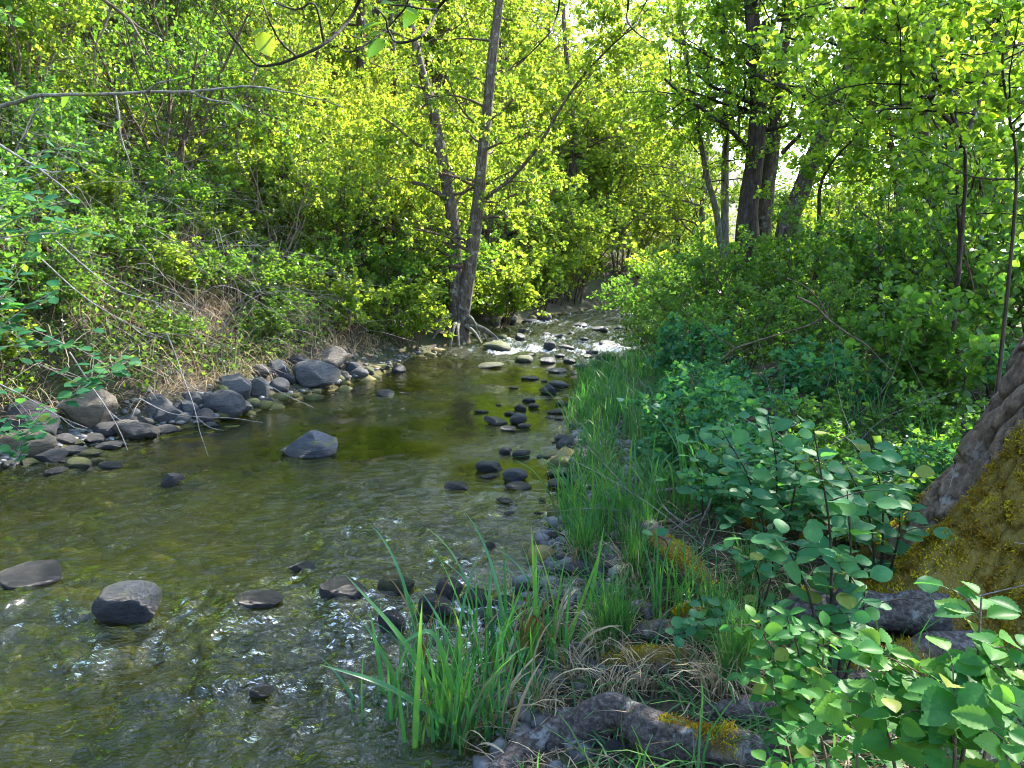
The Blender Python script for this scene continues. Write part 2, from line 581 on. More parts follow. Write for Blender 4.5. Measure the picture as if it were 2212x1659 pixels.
def water_mat():
    m, nt, out = mat_new('water')
    L = nt.links.new
    tc = N(nt, 'ShaderNodeTexCoord')

    def wav(scale, sx, sy, rot, detail, rough=.55, dist=0.6):
        mp = N(nt, 'ShaderNodeMapping')
        mp.inputs['Scale'].default_value = (sx, sy, 1)
        mp.inputs['Rotation'].default_value = (0, 0, math.radians(rot))
        L(tc.outputs['Object'], mp.inputs[0])
        n = N(nt, 'ShaderNodeTexNoise', Scale=scale, Detail=detail, Roughness=rough, Distortion=dist)
        L(mp.outputs[0], n.inputs['Vector'])
        return n.outputs[0]
    w1 = wav(6.0, .6, 1.0, 24, 3)
    w2 = wav(19.0, .55, 1.0, 30, 3, .6, 1.2)
    w3 = wav(46.0, .6, 1.0, 18, 2, .5, .8)
    h = math_n(nt, 'ADD', w1, math_n(nt, 'ADD', math_n(nt, 'MULTIPLY', w2, .55), math_n(nt, 'MULTIPLY', w3, .16)))
    ch = N(nt, 'ShaderNodeAttribute')
    ch.attribute_name = 'chop'
    st = math_n(nt, 'MULTIPLY', h, ch.outputs['Fac'])
    bp = N(nt, 'ShaderNodeBump', Strength=1.0, Distance=0.05)
    L(st, bp.inputs['Height'])
    fr = N(nt, 'ShaderNodeFresnel', IOR=1.41)
    L(bp.outputs[0], fr.inputs['Normal'])
    gl = N(nt, 'ShaderNodeBsdfGlossy', Roughness=.045)
    gl.inputs['Color'].default_value = (1, 1, 1, 1)
    L(bp.outputs[0], gl.inputs['Normal'])
    tr = N(nt, 'ShaderNodeBsdfTransparent')
    tr.inputs[0].default_value = (.48, .54, .18, 1)
    body = N(nt, 'ShaderNodeBsdfDiffuse')
    body.inputs[0].default_value = (.085, .090, .012, 1)
    tb = N(nt, 'ShaderNodeMixShader', Fac=.07)
    L(tr.outputs[0], tb.inputs[1])
    L(body.outputs[0], tb.inputs[2])
    mx = N(nt, 'ShaderNodeMixShader')
    L(fr.outputs[0], mx.inputs[0])
    L(tb.outputs[0], mx.inputs[1])
    L(gl.outputs[0], mx.inputs[2])
    fo = N(nt, 'ShaderNodeAttribute')
    fo.attribute_name = 'foam_glint'
    fn = wav(24, 1, .6, -20, 5, .75)
    fm = math_n(nt, 'SUBTRACT', math_n(nt, 'ADD', fn, fo.outputs['Fac']), 1.0)
    fm = math_n(nt, 'MULTIPLY', fm, 5.0, True)
    fd = N(nt, 'ShaderNodeBsdfDiffuse')
    fd.inputs[0].default_value = (.75, .78, .78, 1)
    L(bp.outputs[0], fd.inputs['Normal'])
    m2 = N(nt, 'ShaderNodeMixShader')
    L(math_n(nt, 'MULTIPLY', fm, .75), m2.inputs[0])
    L(mx.outputs[0], m2.inputs[1])
    L(fd.outputs[0], m2.inputs[2])
    L(m2.outputs[0], out.inputs[0])
    return m


M['water'] = water_mat()

# ------------------------------------------------------------------ the lie of the land
YL = [-40, 0, 2, 4, 5, 6, 7.2, 7.6, 10, 13, 15.5, 18, 22, 26, 32, 45, 80, 200]
XL = [-7, -5, -4.8, -4.5, -4.3, -4.05, -3.75, -3.1, -2.4, -1.7, -.95, -.05, 1.4, 3.2, 6.0, 12, 31, 91]
YR = [-40, 0, 1.5, 2.3, 3.16, 3.7, 4.9, 7, 9.6, 13.6, 16, 20, 25, 32, 45, 80, 200]
XR = [-3, -.75, -.35, -.12, -.05, .08, .38, .6, .92, 1.95, 3.1, 4.8, 7.2, 10.6, 17, 37, 98]


def xl(y):
    return np.interp(y, YL, XL)


def xr(y):
    return np.interp(y, YR, XR)


def water_z(x, y):
    y = np.asarray(y, float)
    z = np.interp(y, [-40, 2.0, 3.0, 3.5, 13.2, 14.6, 16, 24, 60], [-.3, -.10, -.08, 0, 0, .10, .13, .24, .6])
    return z


def ground_z(x, y):
    x = np.asarray(x, float)
    y = np.asarray(y, float)
    wob = .16 * fbm(x * .0 + y * .9, y * .3 + 3, seed=3, octv=3)
    dl = (xl(y) + wob) - x
    dr = x - (xr(y) - wob * .7)
    wz = water_z(x, y)
    left = .05 + .55 * sstep(0, 1.3, dl) + np.maximum(dl - .7, 0) * .82 - .012 * np.maximum(dl - 12, 0) ** 1.5 * (dl > 12)
    left = np.minimum(left, 26 + .05 * dl) + .16 * fbm(x * .7, y * .7, seed=11) * sstep(.2, 2.5, dl)
    right = .03 + .22 * sstep(0, 1.0, dr) + .05 * np.clip(dr - .6, 0, 60) + .10 * fbm(x * .8, y * .8, seed=12) * sstep(.1, 1.2, dr)
    edge = np.minimum(-dl, -dr)
    bed = -.05 - .26 * sstep(0, .9, edge) + .05 * fbm(x * 2.2, y * 2.2, seed=13)
    z = np.where(dl > 0, left, np.where(dr > 0, right, bed)) + wz
    small = .025 * fbm(x * 4, y * 4, seed=14)
    # far hillside closing the valley beyond the bend
    z = z + np.maximum(y - 44, 0) * .30 * sstep(4, -14, x - (y - 44) * .05)
    return z + small


def gz(x, y):
    return float(ground_z(np.array([x]), np.array([y]))[0])


def hit(px, py, dz=0.0, dry=False):
    """the place where the sight line meets the ground or the water"""
    d = ray(px, py)
    t = np.linspace(1.0, 40, 4000)
    P = d[None] * t[:, None] + np.array([0, 0, CAM_H])
    h = ground_z(P[:, 0], P[:, 1])
    if not dry:
        h = np.maximum(h, water_z(P[:, 0], P[:, 1]))
    k = np.argmax(P[:, 2] <= h + dz)
    if P[k, 2] > h[k] + dz:
        k = len(t) - 1
    return P[k].copy()


def axis(parts):
    out = [parts[0][0]]
    for a, b, s in parts:
        n = max(1, int(round((b - a) / s)))
        out += list(np.linspace(a, b, n + 1)[1:])
    return np.array(out)


gx = axis([(-300, -60, 30), (-60, -20, 3), (-20, -8, .6), (-8, 4, .11), (4, 12, .35), (12, 40, 2), (40, 300, 26)])
gy = axis([(-40, -4, 4), (-4, 1, .4), (1, 12, .11), (12, 26, .22), (26, 60, 1.2), (60, 120, 6), (120, 500, 40)])
GX, GY = np.meshgrid(gx, gy)
GZ = ground_z(GX.ravel(), GY.ravel())
ii = (np.arange(len(gy) - 1)[:, None] * len(gx) + np.arange(len(gx) - 1)[None, :]).ravel()
mb = MB()
mb.add(np.stack([GX.ravel(), GY.ravel(), GZ], 1), np.stack([ii, ii + 1, ii + len(gx) + 1, ii + len(gx)], 1))
bedm = (GX.ravel() > xl(GY.ravel()) - .05) & (GX.ravel() < xr(GY.ravel()) + .05)
tag(mb.build('ground', M['ground'], attrs={'bed': bedm.astype(float)}), kind='structure')

# ------------------------------------------------------------------ stones: where they stand (pixels: middle, foot, width, height)
STONES = [
    # midstream and foreground, each with its own label
    (665, 988, 142, 62, 'rock_blue', 'pyr', 'large blue grey pyramid shaped boulder standing alone in midstream'),
    (365, 1050, 58, 30, 'rock_dark', 'ang', 'small dark brown wet rock in the water left of the pyramid boulder'),
    (232, 1016, 52, 20, 'rock_dark', 'rnd', 'low rounded dark stone just off the left gravel bar'),
    (158, 1017, 62, 28, 'rock_moss', 'rnd', 'rounded stone with yellow green algae at the edge of the left gravel bar'),
    (112, 1026, 52, 14, 'rock', 'rnd', 'flat grey stone almost awash in front of the left gravel bar'),
    (90, 1004, 78, 34, 'rock', 'ang', 'grey slab with pale top at the foot of the left gravel bar'),
    (38, 985, 120, 62, 'rock_brown', 'rnd', 'big smooth grey brown boulder at the left edge of the photo on the gravel bar'),
    (178, 932, 108, 92, 'rock_brown', 'ang', 'tall tan boulder with a pointed top at the back of the gravel bar'),
    (40, 940, 120, 70, 'rock_dark', 'ang', 'dark shaded boulder under the overhanging bush at the left edge of the photo'),
    (282, 952, 92, 38, 'rock_brown', 'ang', 'flat pale brown slab sloping into the water at the left gravel bar'),
    (476, 910, 88, 52, 'rock', 'rnd', 'rounded dark grey boulder beside the end of the fallen twig on the left bank'),
    (350, 918, 66, 40, 'rock', 'ang', 'dark blocky stone in the middle of the left bank stones'),
    (330, 900, 84, 46, 'rock', 'ang', 'ribbed dark grey slab leaning behind the left gravel bar'),
    (500, 870, 84, 56, 'rock', 'ang', 'blocky charcoal boulder with a flat face on the left bank'),
    (557, 860, 42, 44, 'rock', 'rnd', 'egg shaped upright grey stone between two boulders on the left bank'),
    (600, 848, 46, 30, 'rock', 'rnd', 'low dark wet stone touching the largest left bank boulder'),
    (675, 842, 98, 62, 'rock', 'ang', 'largest domed grey boulder at the water edge of the left bank'),
    (702, 800, 82, 46, 'rock_brown', 'ang', 'brown boulder with a hollow pale top behind the domed left bank boulder'),
    (860, 806, 32, 22, 'rock_dark', 'rnd', 'small dark stone with sunlit side at the tip of the left stone bank'),
    (826, 856, 50, 15, 'rock_dark', 'ang', 'low black stone alone in the calm water below the leaning tree'),
    (40, 1272, 160, 44, 'rock_dark', 'rnd', 'long wet blue black rock cut by the left edge of the photo'),
    (258, 1350, 160, 96, 'rock_blue', 'rnd', 'large wet grey rock with a flat pale top in the foreground riffle'),
    (545, 1322, 116, 42, 'rock_dark', 'rnd', 'dark rounded rock with water sliding over it in the foreground riffle'),
    (735, 1302, 110, 44, 'rock_dark', 'rnd', 'black jagged wet rock in the riffle left of the reeds'),
    (645, 1240, 62, 22, 'rock_dark', 'ang', 'nearly drowned dark rock in the rough water above the riffle'),
    (560, 1508, 60, 22, 'rock_dark', 'rnd', 'sunken dark stone under the ripples in the near water'),
    (842, 1368, 72, 60, 'rock', 'rnd', 'rounded charcoal stone in the water left of the tall reeds'),
    (908, 1354, 40, 34, 'rock_dark', 'rnd', 'small blue grey stone behind the tall reeds'),
    (852, 1284, 84, 44, 'rock_moss', 'rnd', 'broad stone with a rusty top and mossy side at the riffle'),
    (966, 1294, 66, 52, 'rock', 'rnd', 'purple grey rounded cobble behind the tall reed tips'),
    (938, 1338, 78, 58, 'rock', 'rnd', 'dark cobble half hidden by reed stems at the riffle'),
    (1028, 1316, 74, 50, 'rock', 'rnd', 'smooth grey cobble in the middle of the reeds'),
    (1248, 1258, 96, 50, 'rock_dark', 'ang', 'wide dark stone at the water edge behind the fine grass tuft'),
    (1290, 1296, 70, 38, 'rock', 'rnd', 'greenish grey stone just behind the fine grass tuft'),
    (1180, 1330, 60, 42, 'rock', 'rnd', 'smooth grey stone between the reeds and the fine grass tuft'),
    (1057, 1190, 28, 20, 'rock_dark', 'rnd', 'single small round dark stone in shallow water beyond the reeds'),
    (998, 1224, 42, 16, 'rock_dark', 'ang', 'flat dark stone in the shallows beyond the reeds'),
    (1055, 1020, 60, 26, 'rock_dark', 'rnd', 'wide low dark stone beside the tall round cobble'),
    (1112, 1042, 58, 34, 'rock', 'rnd', 'tall round brown grey cobble in the right shallows'),
    (1119, 1059, 62, 16, 'rock_dark', 'rnd', 'flat dark stone in front of the tall round cobble'),
    (985, 1060, 66, 18, 'rock_dark', 'ang', 'long black ledge of rock making a riffle in midstream'),
    (1120, 916, 40, 28, 'rock', 'rnd', 'domed grey stone in the group of four in the calm pool'),
    (1070, 918, 56, 18, 'rock_dark', 'ang', 'wide dark stone left in the group of four in the calm pool'),
    (1132, 925, 30, 10, 'rock_dark', 'rnd', 'small low stone at the foot of the domed grey stone'),
    (1099, 932, 38, 10, 'rock', 'rnd', 'flat pale wet stone nearest the camera in the group of four'),
    (1092, 982, 28, 18, 'rock_dark', 'rnd', 'round black stone left of the oblong black one'),
    (1127, 990, 42, 20, 'rock_dark', 'rnd', 'oblong black stone in the right shallows'),
    (1184, 852, 38, 26, 'rock_dark', 'rnd', 'shiny black domed stone in the upper pool near the grass'),
    (1207, 838, 42, 18, 'rock', 'rnd', 'dark stone right behind the shiny black domed stone'),
    (1074, 757, 66, 24, 'rock_moss', 'rnd', 'largest mossy brown boulder in the sparkling rapids'),
    (1130, 784, 44, 19, 'rock_moss', 'rnd', 'mossy green stone at the foot of the rapids'),
    (1057, 796, 62, 13, 'rock_moss', 'rnd', 'long flat mossy stone below the rapids'),
    (1187, 754, 30, 22, 'rock_dark', 'rnd', 'backlit dark boulder in the middle of the white rapids'),
    (1225, 757, 38, 14, 'rock', 'rnd', 'blue grey wet boulder right of the backlit one in the rapids'),
    (1170, 694, 44, 24, 'rock_brown', 'rnd', 'big rounded boulder at the far end of the rapids'),
    (1310, 778, 46, 22, 'rock_moss', 'rnd', 'mossy stone under the overhanging bush at the right side of the rapids'),
    (1224, 984, 44, 46, 'rock_dark', 'rnd', 'tall dark boulder against the waterside grass on the right bank'),
    (1352, 1102, 92, 62, 'rock_dark', 'rnd', 'large dark grey boulder under the pale broken branch on the right bank'),
]
MORE = {   # lines of look-alike stones: label made from the order along each line
    'pool': [(1184, 786, 35, 18), (1230, 784, 30, 14), (1257, 799, 30, 18), (1205, 806, 42, 13), (1245, 809, 24, 8), (1145, 821, 38, 10), (1110, 841, 20, 8),
             (1144, 869, 30, 12), (1125, 887, 28, 18), (1154, 882, 26, 13), (1077, 877, 13, 6), (1039, 892, 30, 8), (1214, 876, 27, 14), (1205, 896, 42, 15),
             (1189, 905, 24, 8), (1208, 908, 20, 7), (1102, 897, 26, 10), (1176, 825, 16, 8), (1214, 954, 36, 20), (1198, 960, 12, 10), (1170, 992, 30, 13), (1195, 994, 22, 15),
             (1057, 1034, 40, 10), (1212, 1032, 56, 24), (1207, 1055, 54, 24), (1226, 1078, 46, 28), (1090, 1086, 36, 10), (1162, 1113, 22, 10), (1214, 1170, 60, 22), (1170, 1083, 18, 8), (1100, 1112, 24, 8)],
    'rapids': [(1085, 737, 30, 17), (1122, 735, 24, 18), (1127, 719, 22, 10), (1184, 725, 24, 8), (1207, 729, 20, 9), (1255, 707, 28, 13), (1314, 747, 44, 12), (1280, 766, 28, 14), (1144, 700, 40, 14),
               (1100, 702, 34, 24), (1068, 705, 30, 22), (1297, 717, 36, 14), (1340, 715, 24, 12), (1060, 726, 14, 8), (1148, 770, 20, 8), (1210, 772, 26, 9), (1262, 735, 22, 9), (1235, 722, 16, 7), (1155, 748, 14, 8), (1290, 790, 34, 14), (1320, 800, 34, 16), (1268, 774, 22, 10)],
    'left': [(740, 828, 26, 18), (775, 822, 34, 16), (795, 812, 22, 14), (825, 808, 24, 12), (760, 808, 30, 20), (720, 822, 22, 16), (640, 800, 40, 26), (600, 815, 44, 30), (560, 815, 34, 22), (540, 880, 34, 14), (575, 878, 30, 12), (520, 885, 26, 16),
             (405, 905, 34, 30), (432, 915, 40, 24), (445, 880, 36, 28), (415, 880, 40, 26), (385, 925, 40, 16), (360, 938, 44, 14), (310, 925, 30, 18), (262, 925, 26, 20), (240, 935, 40, 18), (215, 950, 50, 20), (252, 968, 40, 14), (195, 958, 40, 16), (150, 985, 48, 20),
             (190, 990, 40, 18), (225, 975, 44, 18), (130, 960, 40, 22), (110, 985, 30, 18), (165, 965, 30, 14), (60, 1010, 40, 16), (20, 1012, 36, 16), (140, 1003, 28, 12), (205, 1003, 30, 12), (380, 895, 30, 18), (470, 862, 34, 24), (535, 845, 28, 20), (620, 828, 26, 18),
             (655, 805, 30, 22), (690, 815, 26, 14), (300, 940, 24, 12), (325, 930, 26, 12), (275, 915, 24, 14), (455, 925, 26, 9), (500, 893, 22, 10), (525, 897, 28, 9)],
    'right': [(1300, 1085, 50, 30), (1265, 1100, 44, 26), (1310, 1130, 60, 34), (1250, 1140, 50, 22), (1280, 1160, 52, 28), (1340, 1150, 50, 30), (1255, 1205, 60, 30), (1215, 1225, 50, 26), (1180, 1250, 44, 26), (1130, 1290, 54, 34), (1090, 1320, 58, 36),
              (1145, 1350, 54, 36), (1060, 1350, 60, 38), (1010, 1360, 54, 34), (1110, 1385, 60, 34), (1250, 1320, 44, 30), (1330, 1235, 60, 34), (1295, 1250, 44, 26), (1385, 1085, 44, 30), (1410, 1120, 44, 28),
              (1290, 1612, 60, 34), (1335, 1632, 56, 30), (1255, 1640, 50, 32), (1385, 1625, 48, 30), (1420, 1645, 54, 28), (1320, 1655, 40, 24), (1450, 1622, 44, 24)],
}


def rock_mesh(seed, kind, mat, sub=4):
    bm = bmesh.new()
    bmesh.ops.create_icosphere(bm, subdivisions=sub, radius=1)
    V = np.array([v.co[:] for v in bm.verts])
    F = np.array([[v.index for v in f.verts] for f in bm.faces])
    bm.free()
    r = np.random.default_rng(seed)
    cuts = [(norm(r.normal(size=3)), r.uniform(.54, .82) if kind != 'rnd' else r.uniform(.66, .9)) for _ in range(14 if kind != 'rnd' else 9)]
    if kind == 'pyr':
        cuts = [(norm(np.array([math.cos(a), math.sin(a), h_])), l_) for a, h_, l_ in ((-.5, 1.15, .42), (-1.9, .75, .40), (2.6, 1.0, .40), (1.2, .9, .45), (-1.2, .25, .62))] + cuts[:4]
    for d, lim in cuts:
        over = np.maximum(V @ d - lim, 0)
        V = V - (over * (.97 if kind != 'rnd' else .82))[:, None] * d
    nn = fbm(V[:, 0] * 1.6 + seed, V[:, 1] * 1.6, V[:, 2] * 1.6, seed=seed % 97, octv=4)
    V = V * (1 + .055 * nn)[:, None]
    n3 = fbm(V[:, 0] * 6 + seed, V[:, 1] * 6, V[:, 2] * 6, seed=seed % 89, octv=3)
    V = V * (1 + .026 * n3)[:, None]
    V = V / np.abs(V).max(0)
    V[:, 2] = np.where(V[:, 2] > 0, V[:, 2] / V[:, 2].max(), V[:, 2])
    mb = MB()
    mb.add(V, F)
    me = mb.mesh('stone', mat, True)
    me.set_sharp_from_angle(angle=math.radians(34))
    return me


ROCK_LIB = {}


def rock_lib(kind, mat, i):
    k = (kind, mat, i)
    if k not in ROCK_LIB:
        ROCK_LIB[k] = rock_mesh(i * 31 + (500 if kind == 'ang' else 7), kind, M[mat], 3)
    return ROCK_LIB[k]


ROCK_FOOT = []    # x, y, radius, water z  (for wakes and for keeping plants off)
rr = np.random.default_rng(5)


def place_rock(px, py, w, h, mat, kind, name, label, group=None, cat='rock', mesh=None):
    p = hit(px, py)
    wz = float(water_z(p[0], p[1]))
    g = gz(p[0], p[1])
    base = max(wz, g)
    W = size_at(w, p[1]) * (1.05 if py < 960 and px < 800 else 1.0)
    H = size_at(h, p[1]) * (1.02 if py < 960 and px < 800 else .82)
    D = W * rr.uniform(.7, .95)
    p[1] += D * .38
    o = link(name, mesh or rock_mesh(int(rr.integers(1, 9999)), kind, M[mat], 4 if w > 75 else 3))
    c = H * .66
    o.location = (p[0], p[1], base + H - c)
    o.scale = (W / 2 * 1.04, D / 2, c)
    o.rotation_euler = (rr.uniform(-.12, .12), rr.uniform(-.12, .12), (rr.choice([0, math.pi]) + rr.uniform(-.35, .35)) * (kind != 'pyr'))
    o['waterline'] = (wz + (.10 if py > 1150 else .02)) if base <= wz + .05 else wz - .3
    tag(o, label, cat, group)
    ROCK_FOOT.append((p[0], p[1], W / 2, wz))
    return o


for (px, py, w, h, mat, kind, label) in STONES:
    place_rock(px, py, w, h, mat, kind, 'boulder' if w > 70 else 'river_stone', label, None, 'boulder' if w > 70 else 'stone')

ORD = ['first', 'second', 'third', 'fourth', 'fifth', 'sixth', 'seventh', 'eighth', 'ninth', 'tenth', 'eleventh', 'twelfth', 'thirteenth', 'fourteenth', 'fifteenth', 'sixteenth', 'seventeenth', 'eighteenth', 'nineteenth', 'twentieth']


def ordinal(i):
    if i < 20:
        return ORD[i]
    tens = ['', '', 'twenty', 'thirty', 'forty', 'fifty', 'sixty', 'seventy'][(i + 1) // 10]
    u = (i + 1) % 10
    return {20: 'twentieth', 30: 'thirtieth', 40: 'fortieth', 50: 'fiftieth', 60: 'sixtieth', 70: 'seventieth'}.get(i + 1, tens + '-' + ORD[u - 1] if u else tens)


TXT = {
    'pool': ('dark wet stone in the right shallows, {} counting upstream from the reeds', 'stones breaking the calm water along the right bank', ['rock_dark', 'rock_dark', 'rock']),
    'rapids': ('backlit stone in the sparkling rapids, {} counting upstream', 'stones in the sparkling rapids', ['rock_dark', 'rock_moss', 'rock']),
    'left': ('grey cobble of the left bank stones, {} from the left edge of the photo', 'cobbles along the foot of the left bank', ['rock', 'rock', 'rock_blue', 'rock_dark', 'rock_moss', 'rock_brown']),
    'right': ('cobble among the grass of the right bank, {} counting away from the camera', 'cobbles among the grass on the right bank', ['rock', 'rock_dark', 'rock']),
}
for zone, lst in MORE.items():
    txt, grp, mats = TXT[zone]
    lst = sorted(lst, key=(lambda s: s[0]) if zone == 'left' else (lambda s: -s[1]))
    fw, fh = {'left': (1.25, 1.2), 'pool': (1.05, .9)}.get(zone, (1, 1))
    for i, (px, py, w, h) in enumerate(lst):
        w, h = w * fw, h * fh
        k = 'rnd' if rr.random() < (.4 if zone == 'left' else .65) else 'ang'
        mt = mats[int(rr.integers(len(mats)))]
        place_rock(px, py, w, h, mt, k, 'river_stone', txt.format(ordinal(i)), grp, 'stone', rock_lib(k, mt, int(rr.integers(4))))

RF = np.array(ROCK_FOOT)

# ------------------------------------------------------------------ water
wy = axis([(-6, 1, .25), (1, 7, .034), (7, 12, .06), (12, 22, .085), (22, 40, .5)])
NU = 190
uu = np.linspace(-.04, 1.04, NU)
WY = np.repeat(wy, NU)
left_e, right_e = xl(WY) - .35, xr(WY) + .35
WX = left_e + (right_e - left_e) * np.tile(uu, len(wy))
rap = sstep(12.6, 14.2, WY) * sstep(40, 24, WY)
rif = np.exp(-((WY - 3.25 + .12 * (WX + 1.5)) / .55) ** 2) * sstep(.6, -.3, WX)
near = sstep(3.3, 2.4, WY)
calm = sstep(4.5, 6.6, WY + .30 * (WX + 1.0)) * sstep(13.2, 12.2, WY)
ro = math.radians(-22)
A, B = WX * math.cos(ro) - WY * math.sin(ro), WX * math.sin(ro) + WY * math.cos(ro)
wave = fbm(A * 3.2, B * 1.7, seed=31, octv=4, gain=.55)
fine = fbm(A * 9.5 + 2 * wave, B * 4.6, seed=37, octv=3, gain=.55)
chopm = fbm(WX * 1.1, WY * .9, seed=41, octv=2)
amp = .009 + .009 * sstep(-.1, .7, chopm) + .016 * rif + .008 * near + .035 * rap
amp = amp * (1 - .75 * calm)
WZ = water_z(WX, WY) + amp * wave + amp * .75 * fine
foam_glint = .38 * rap * sstep(-.2, .6, chopm + .3 * rap) + .12 * rif  # white foam; on the rapids it also paints in sun glints
lipf = np.exp(-((WY - 13.9) / .7) ** 2)
foam_glint = foam_glint + .20 * lipf
# wakes: a pillow upstream and a rough tail downstream (towards the camera) of each stone
for (x, y, r, z) in RF:
    m = (np.abs(WX - x) < r * 3 + .3) & (np.abs(WY - y) < 1.6)
    if not m.any():
        continue
    dx, dy = WX[m] - x, WY[m] - y
    d = np.hypot(dx, dy * .9)
    ring = np.exp(-((d - r * 1.1) / (.05 + r * .25)) ** 2)
    tail = np.exp(-(dx / (r * .9 + .03)) ** 2) * np.where(dy < 0, np.exp(dy / (.35 + r)), 0)
    s = np.where(y > 12.6, 1.0, np.where(y < 4.6, .9, np.where(x < -1.2, .6, .18)))
    WZ[m] += s * (.010 * ring * np.sin(d * 60) + .012 * tail * fine[m])
    foam_glint[m] += s * (.12 * ring + .12 * tail)
chop = .62 + .6 * sstep(-.3, .6, chopm) + .45 * rif + .12 * near + 1.4 * rap - .66 * calm
chop = np.clip(chop, .07, 2.8)
jj = (np.arange(len(wy) - 1)[:, None] * NU + np.arange(NU - 1)[None, :]).ravel()
mb = MB()
mb.add(np.stack([WX, WY, WZ], 1), np.stack([jj, jj + 1, jj + NU + 1, jj + NU], 1))
tag(mb.build('water', M['water'], attrs={'foam_glint': np.clip(foam_glint, 0, .8), 'chop': chop}), kind='structure')

# cobbles lying on the stream bed and gravel at the margins: beyond counting
def low_stones(n, pos, smin, smax, seed, mat, name, label):
    r = np.random.default_rng(seed)
    bm = bmesh.new()
    bmesh.ops.create_icosphere(bm, subdivisions=1, radius=1)
    tv = np.array([v.co[:] for v in bm.verts])
    tf = np.array([[v.index for v in f.verts] for f in bm.faces])
    bm.free()
    P = pos(n, r)
    n = len(P)
    S = smin + (smax - smin) * r.random(n) ** 2.2
    V = tv[None] * (1 + .22 * r.normal(size=(n, len(tv), 1)).clip(-1, 1))
    sc3 = np.stack([S * r.uniform(.8, 1.25, n), S * r.uniform(.8, 1.25, n), S * r.uniform(.45, .75, n)], 1)
    V = V * sc3[:, None, :]
    a = r.uniform(0, 6.28, n)
    c, s = np.cos(a)[:, None], np.sin(a)[:, None]
    X, Y = V[..., 0] * c - V[..., 1] * s, V[..., 0] * s + V[..., 1] * c
    V = np.stack([X, Y, V[..., 2]], -1) + P[:, None, :]
    mb = MB()
    mb.add(V.reshape(-1, 3), (tf[None] + (np.arange(n) * len(tv))[:, None, None]).reshape(-1, 3))
    o = mb.build(name, mat, smooth=True)
    return tag(o, label, None, None, 'stuff')


def bed_pos(n, r):
    y = 1.2 + 20 * r.random(n) ** 1.7
    x = xl(y) + (xr(y) - xl(y)) * r.random(n)
    return np.stack([x, y, ground_z(x, y) + .005], 1)


def bar_pos(n, r):
    y = np.where(r.random(n) < .7, r.uniform(5.2, 8.2, n), r.uniform(8, 14, n))
    x = xl(y) + .15 - np.abs(r.normal(0, .38, n))
    return np.stack([x, y, ground_z(x, y) + .008], 1)


def rbar_pos(n, r):
    y = r.uniform(1.8, 7.5, n)
    x = xr(y) - .12 + np.abs(r.normal(0, .3, n))
    return np.stack([x, y, ground_z(x, y) + .006], 1)


low_stones(2600, bed_pos, .03, .16, 71, M['bedstone'], 'stream_bed_cobbles', 'algae covered brown cobbles seen through the shallow stream water')
low_stones(1700, bar_pos, .012, .055, 72, M['pebble'], 'gravel', 'grey gravel and pebbles along the foot of the left bank')
low_stones(1500, rbar_pos, .012, .06, 73, M['pebble'], 'shore_gravel', 'dark pebbles between the grass along the right waterline')

# ------------------------------------------------------------------ growing plants
UP = np.array([0, 0, 1.0])


class Plant:
    """collects wood and leaves of one plant"""

    def __init__(self, seed):
        self.r = np.random.default_rng(seed)
        self.wood = MB()
        self.lp, self.ld, self.ls = [], [], []

    def leaves_on(self, pts, k, size, t0=.25):
        r = self.r
        n = len(pts) - 1
        t = r.uniform(t0, 1, k) * n
        i = np.minimum(t.astype(int), n - 1)
        f = (t - i)[:, None]
        P = pts[i] * (1 - f) + pts[i + 1] * f
        d = norm(pts[i + 1] - pts[i])
        side = norm(r.normal(size=(k, 3)) + np.array([0, 0, .15]))
        D = norm(d * .6 + side * 1.0 + np.array([0, 0, -.12]))
        self.lp.append(P + side * size * .25)
        self.ld.append(D)
        self.ls.append(size * r.uniform(.65, 1.25, k))

    def branch(self, p, d, L, rad, lev, spec):
        r = self.r
        last = lev >= spec['lev']
        n = spec.get('segs', 5) if not last else 3
        pts = [np.asarray(p, float)]
        d = norm(d)
        tro = spec.get('trop', [.1, .05, 0, -.05])[min(lev, 3)]
        w = spec.get('wander', .18)
        for i in range(n):
            d = norm(d + r.normal(0, w, 3) + UP * tro)
            pts.append(pts[-1] + d * L / n)
        pts = np.array(pts)
        sides = 6 if rad > .03 else (4 if rad > .008 else 3)
        tube(self.wood, pts, np.linspace(rad, rad * (.3 if last else .45), n + 1), sides)
        if last:
            self.leaves_on(pts, int(r.poisson(spec['nleaf'])), spec['leaf'])
        else:
            self.shoots(pts, L, rad, lev, spec)
        return pts

    def shoots(self, pts, L, rad, lev, spec, n=None, t0=.22):
        r = self.r
        n = n if n is not None else spec['nch'][lev]
        m = len(pts) - 1
        for j in range(n):
            t = (t0 + (1 - t0) * (j + r.random()) / n) * m
            i = min(int(t), m - 1)
            q = pts[i] + (pts[i + 1] - pts[i]) * (t - i)
            dd = norm(pts[i + 1] - pts[i])
            perp = norm(np.cross(dd, r.normal(size=3)))
            a = math.radians(r.uniform(*spec.get('ang', (30, 65))))
            taper = 1 - .55 * t / m
            self.branch(q, dd * math.cos(a) + perp * math.sin(a), L * r.uniform(*spec.get('ratio', (.4, .65))) * (.6 + .4 * taper), max(rad * .5 * taper, .0025), lev + 1, spec)

    def leaf_mesh(self, mat, tpl=LEAF2, up=.9, w=None):
        P, D, S = np.concatenate(self.lp), np.concatenate(self.ld), np.concatenate(self.ls)
        Nn = norm(self.r.normal(size=D.shape) * .7 + UP * up)
        mb = MB()
        place_leaves(mb, P, D, Nn, S, tpl, None if w is None else np.full(len(P), w))
        return mb.mesh('leaves', mat, True)

    def wood_mesh(self, mat):
        return self.wood.mesh('wood', mat, True)


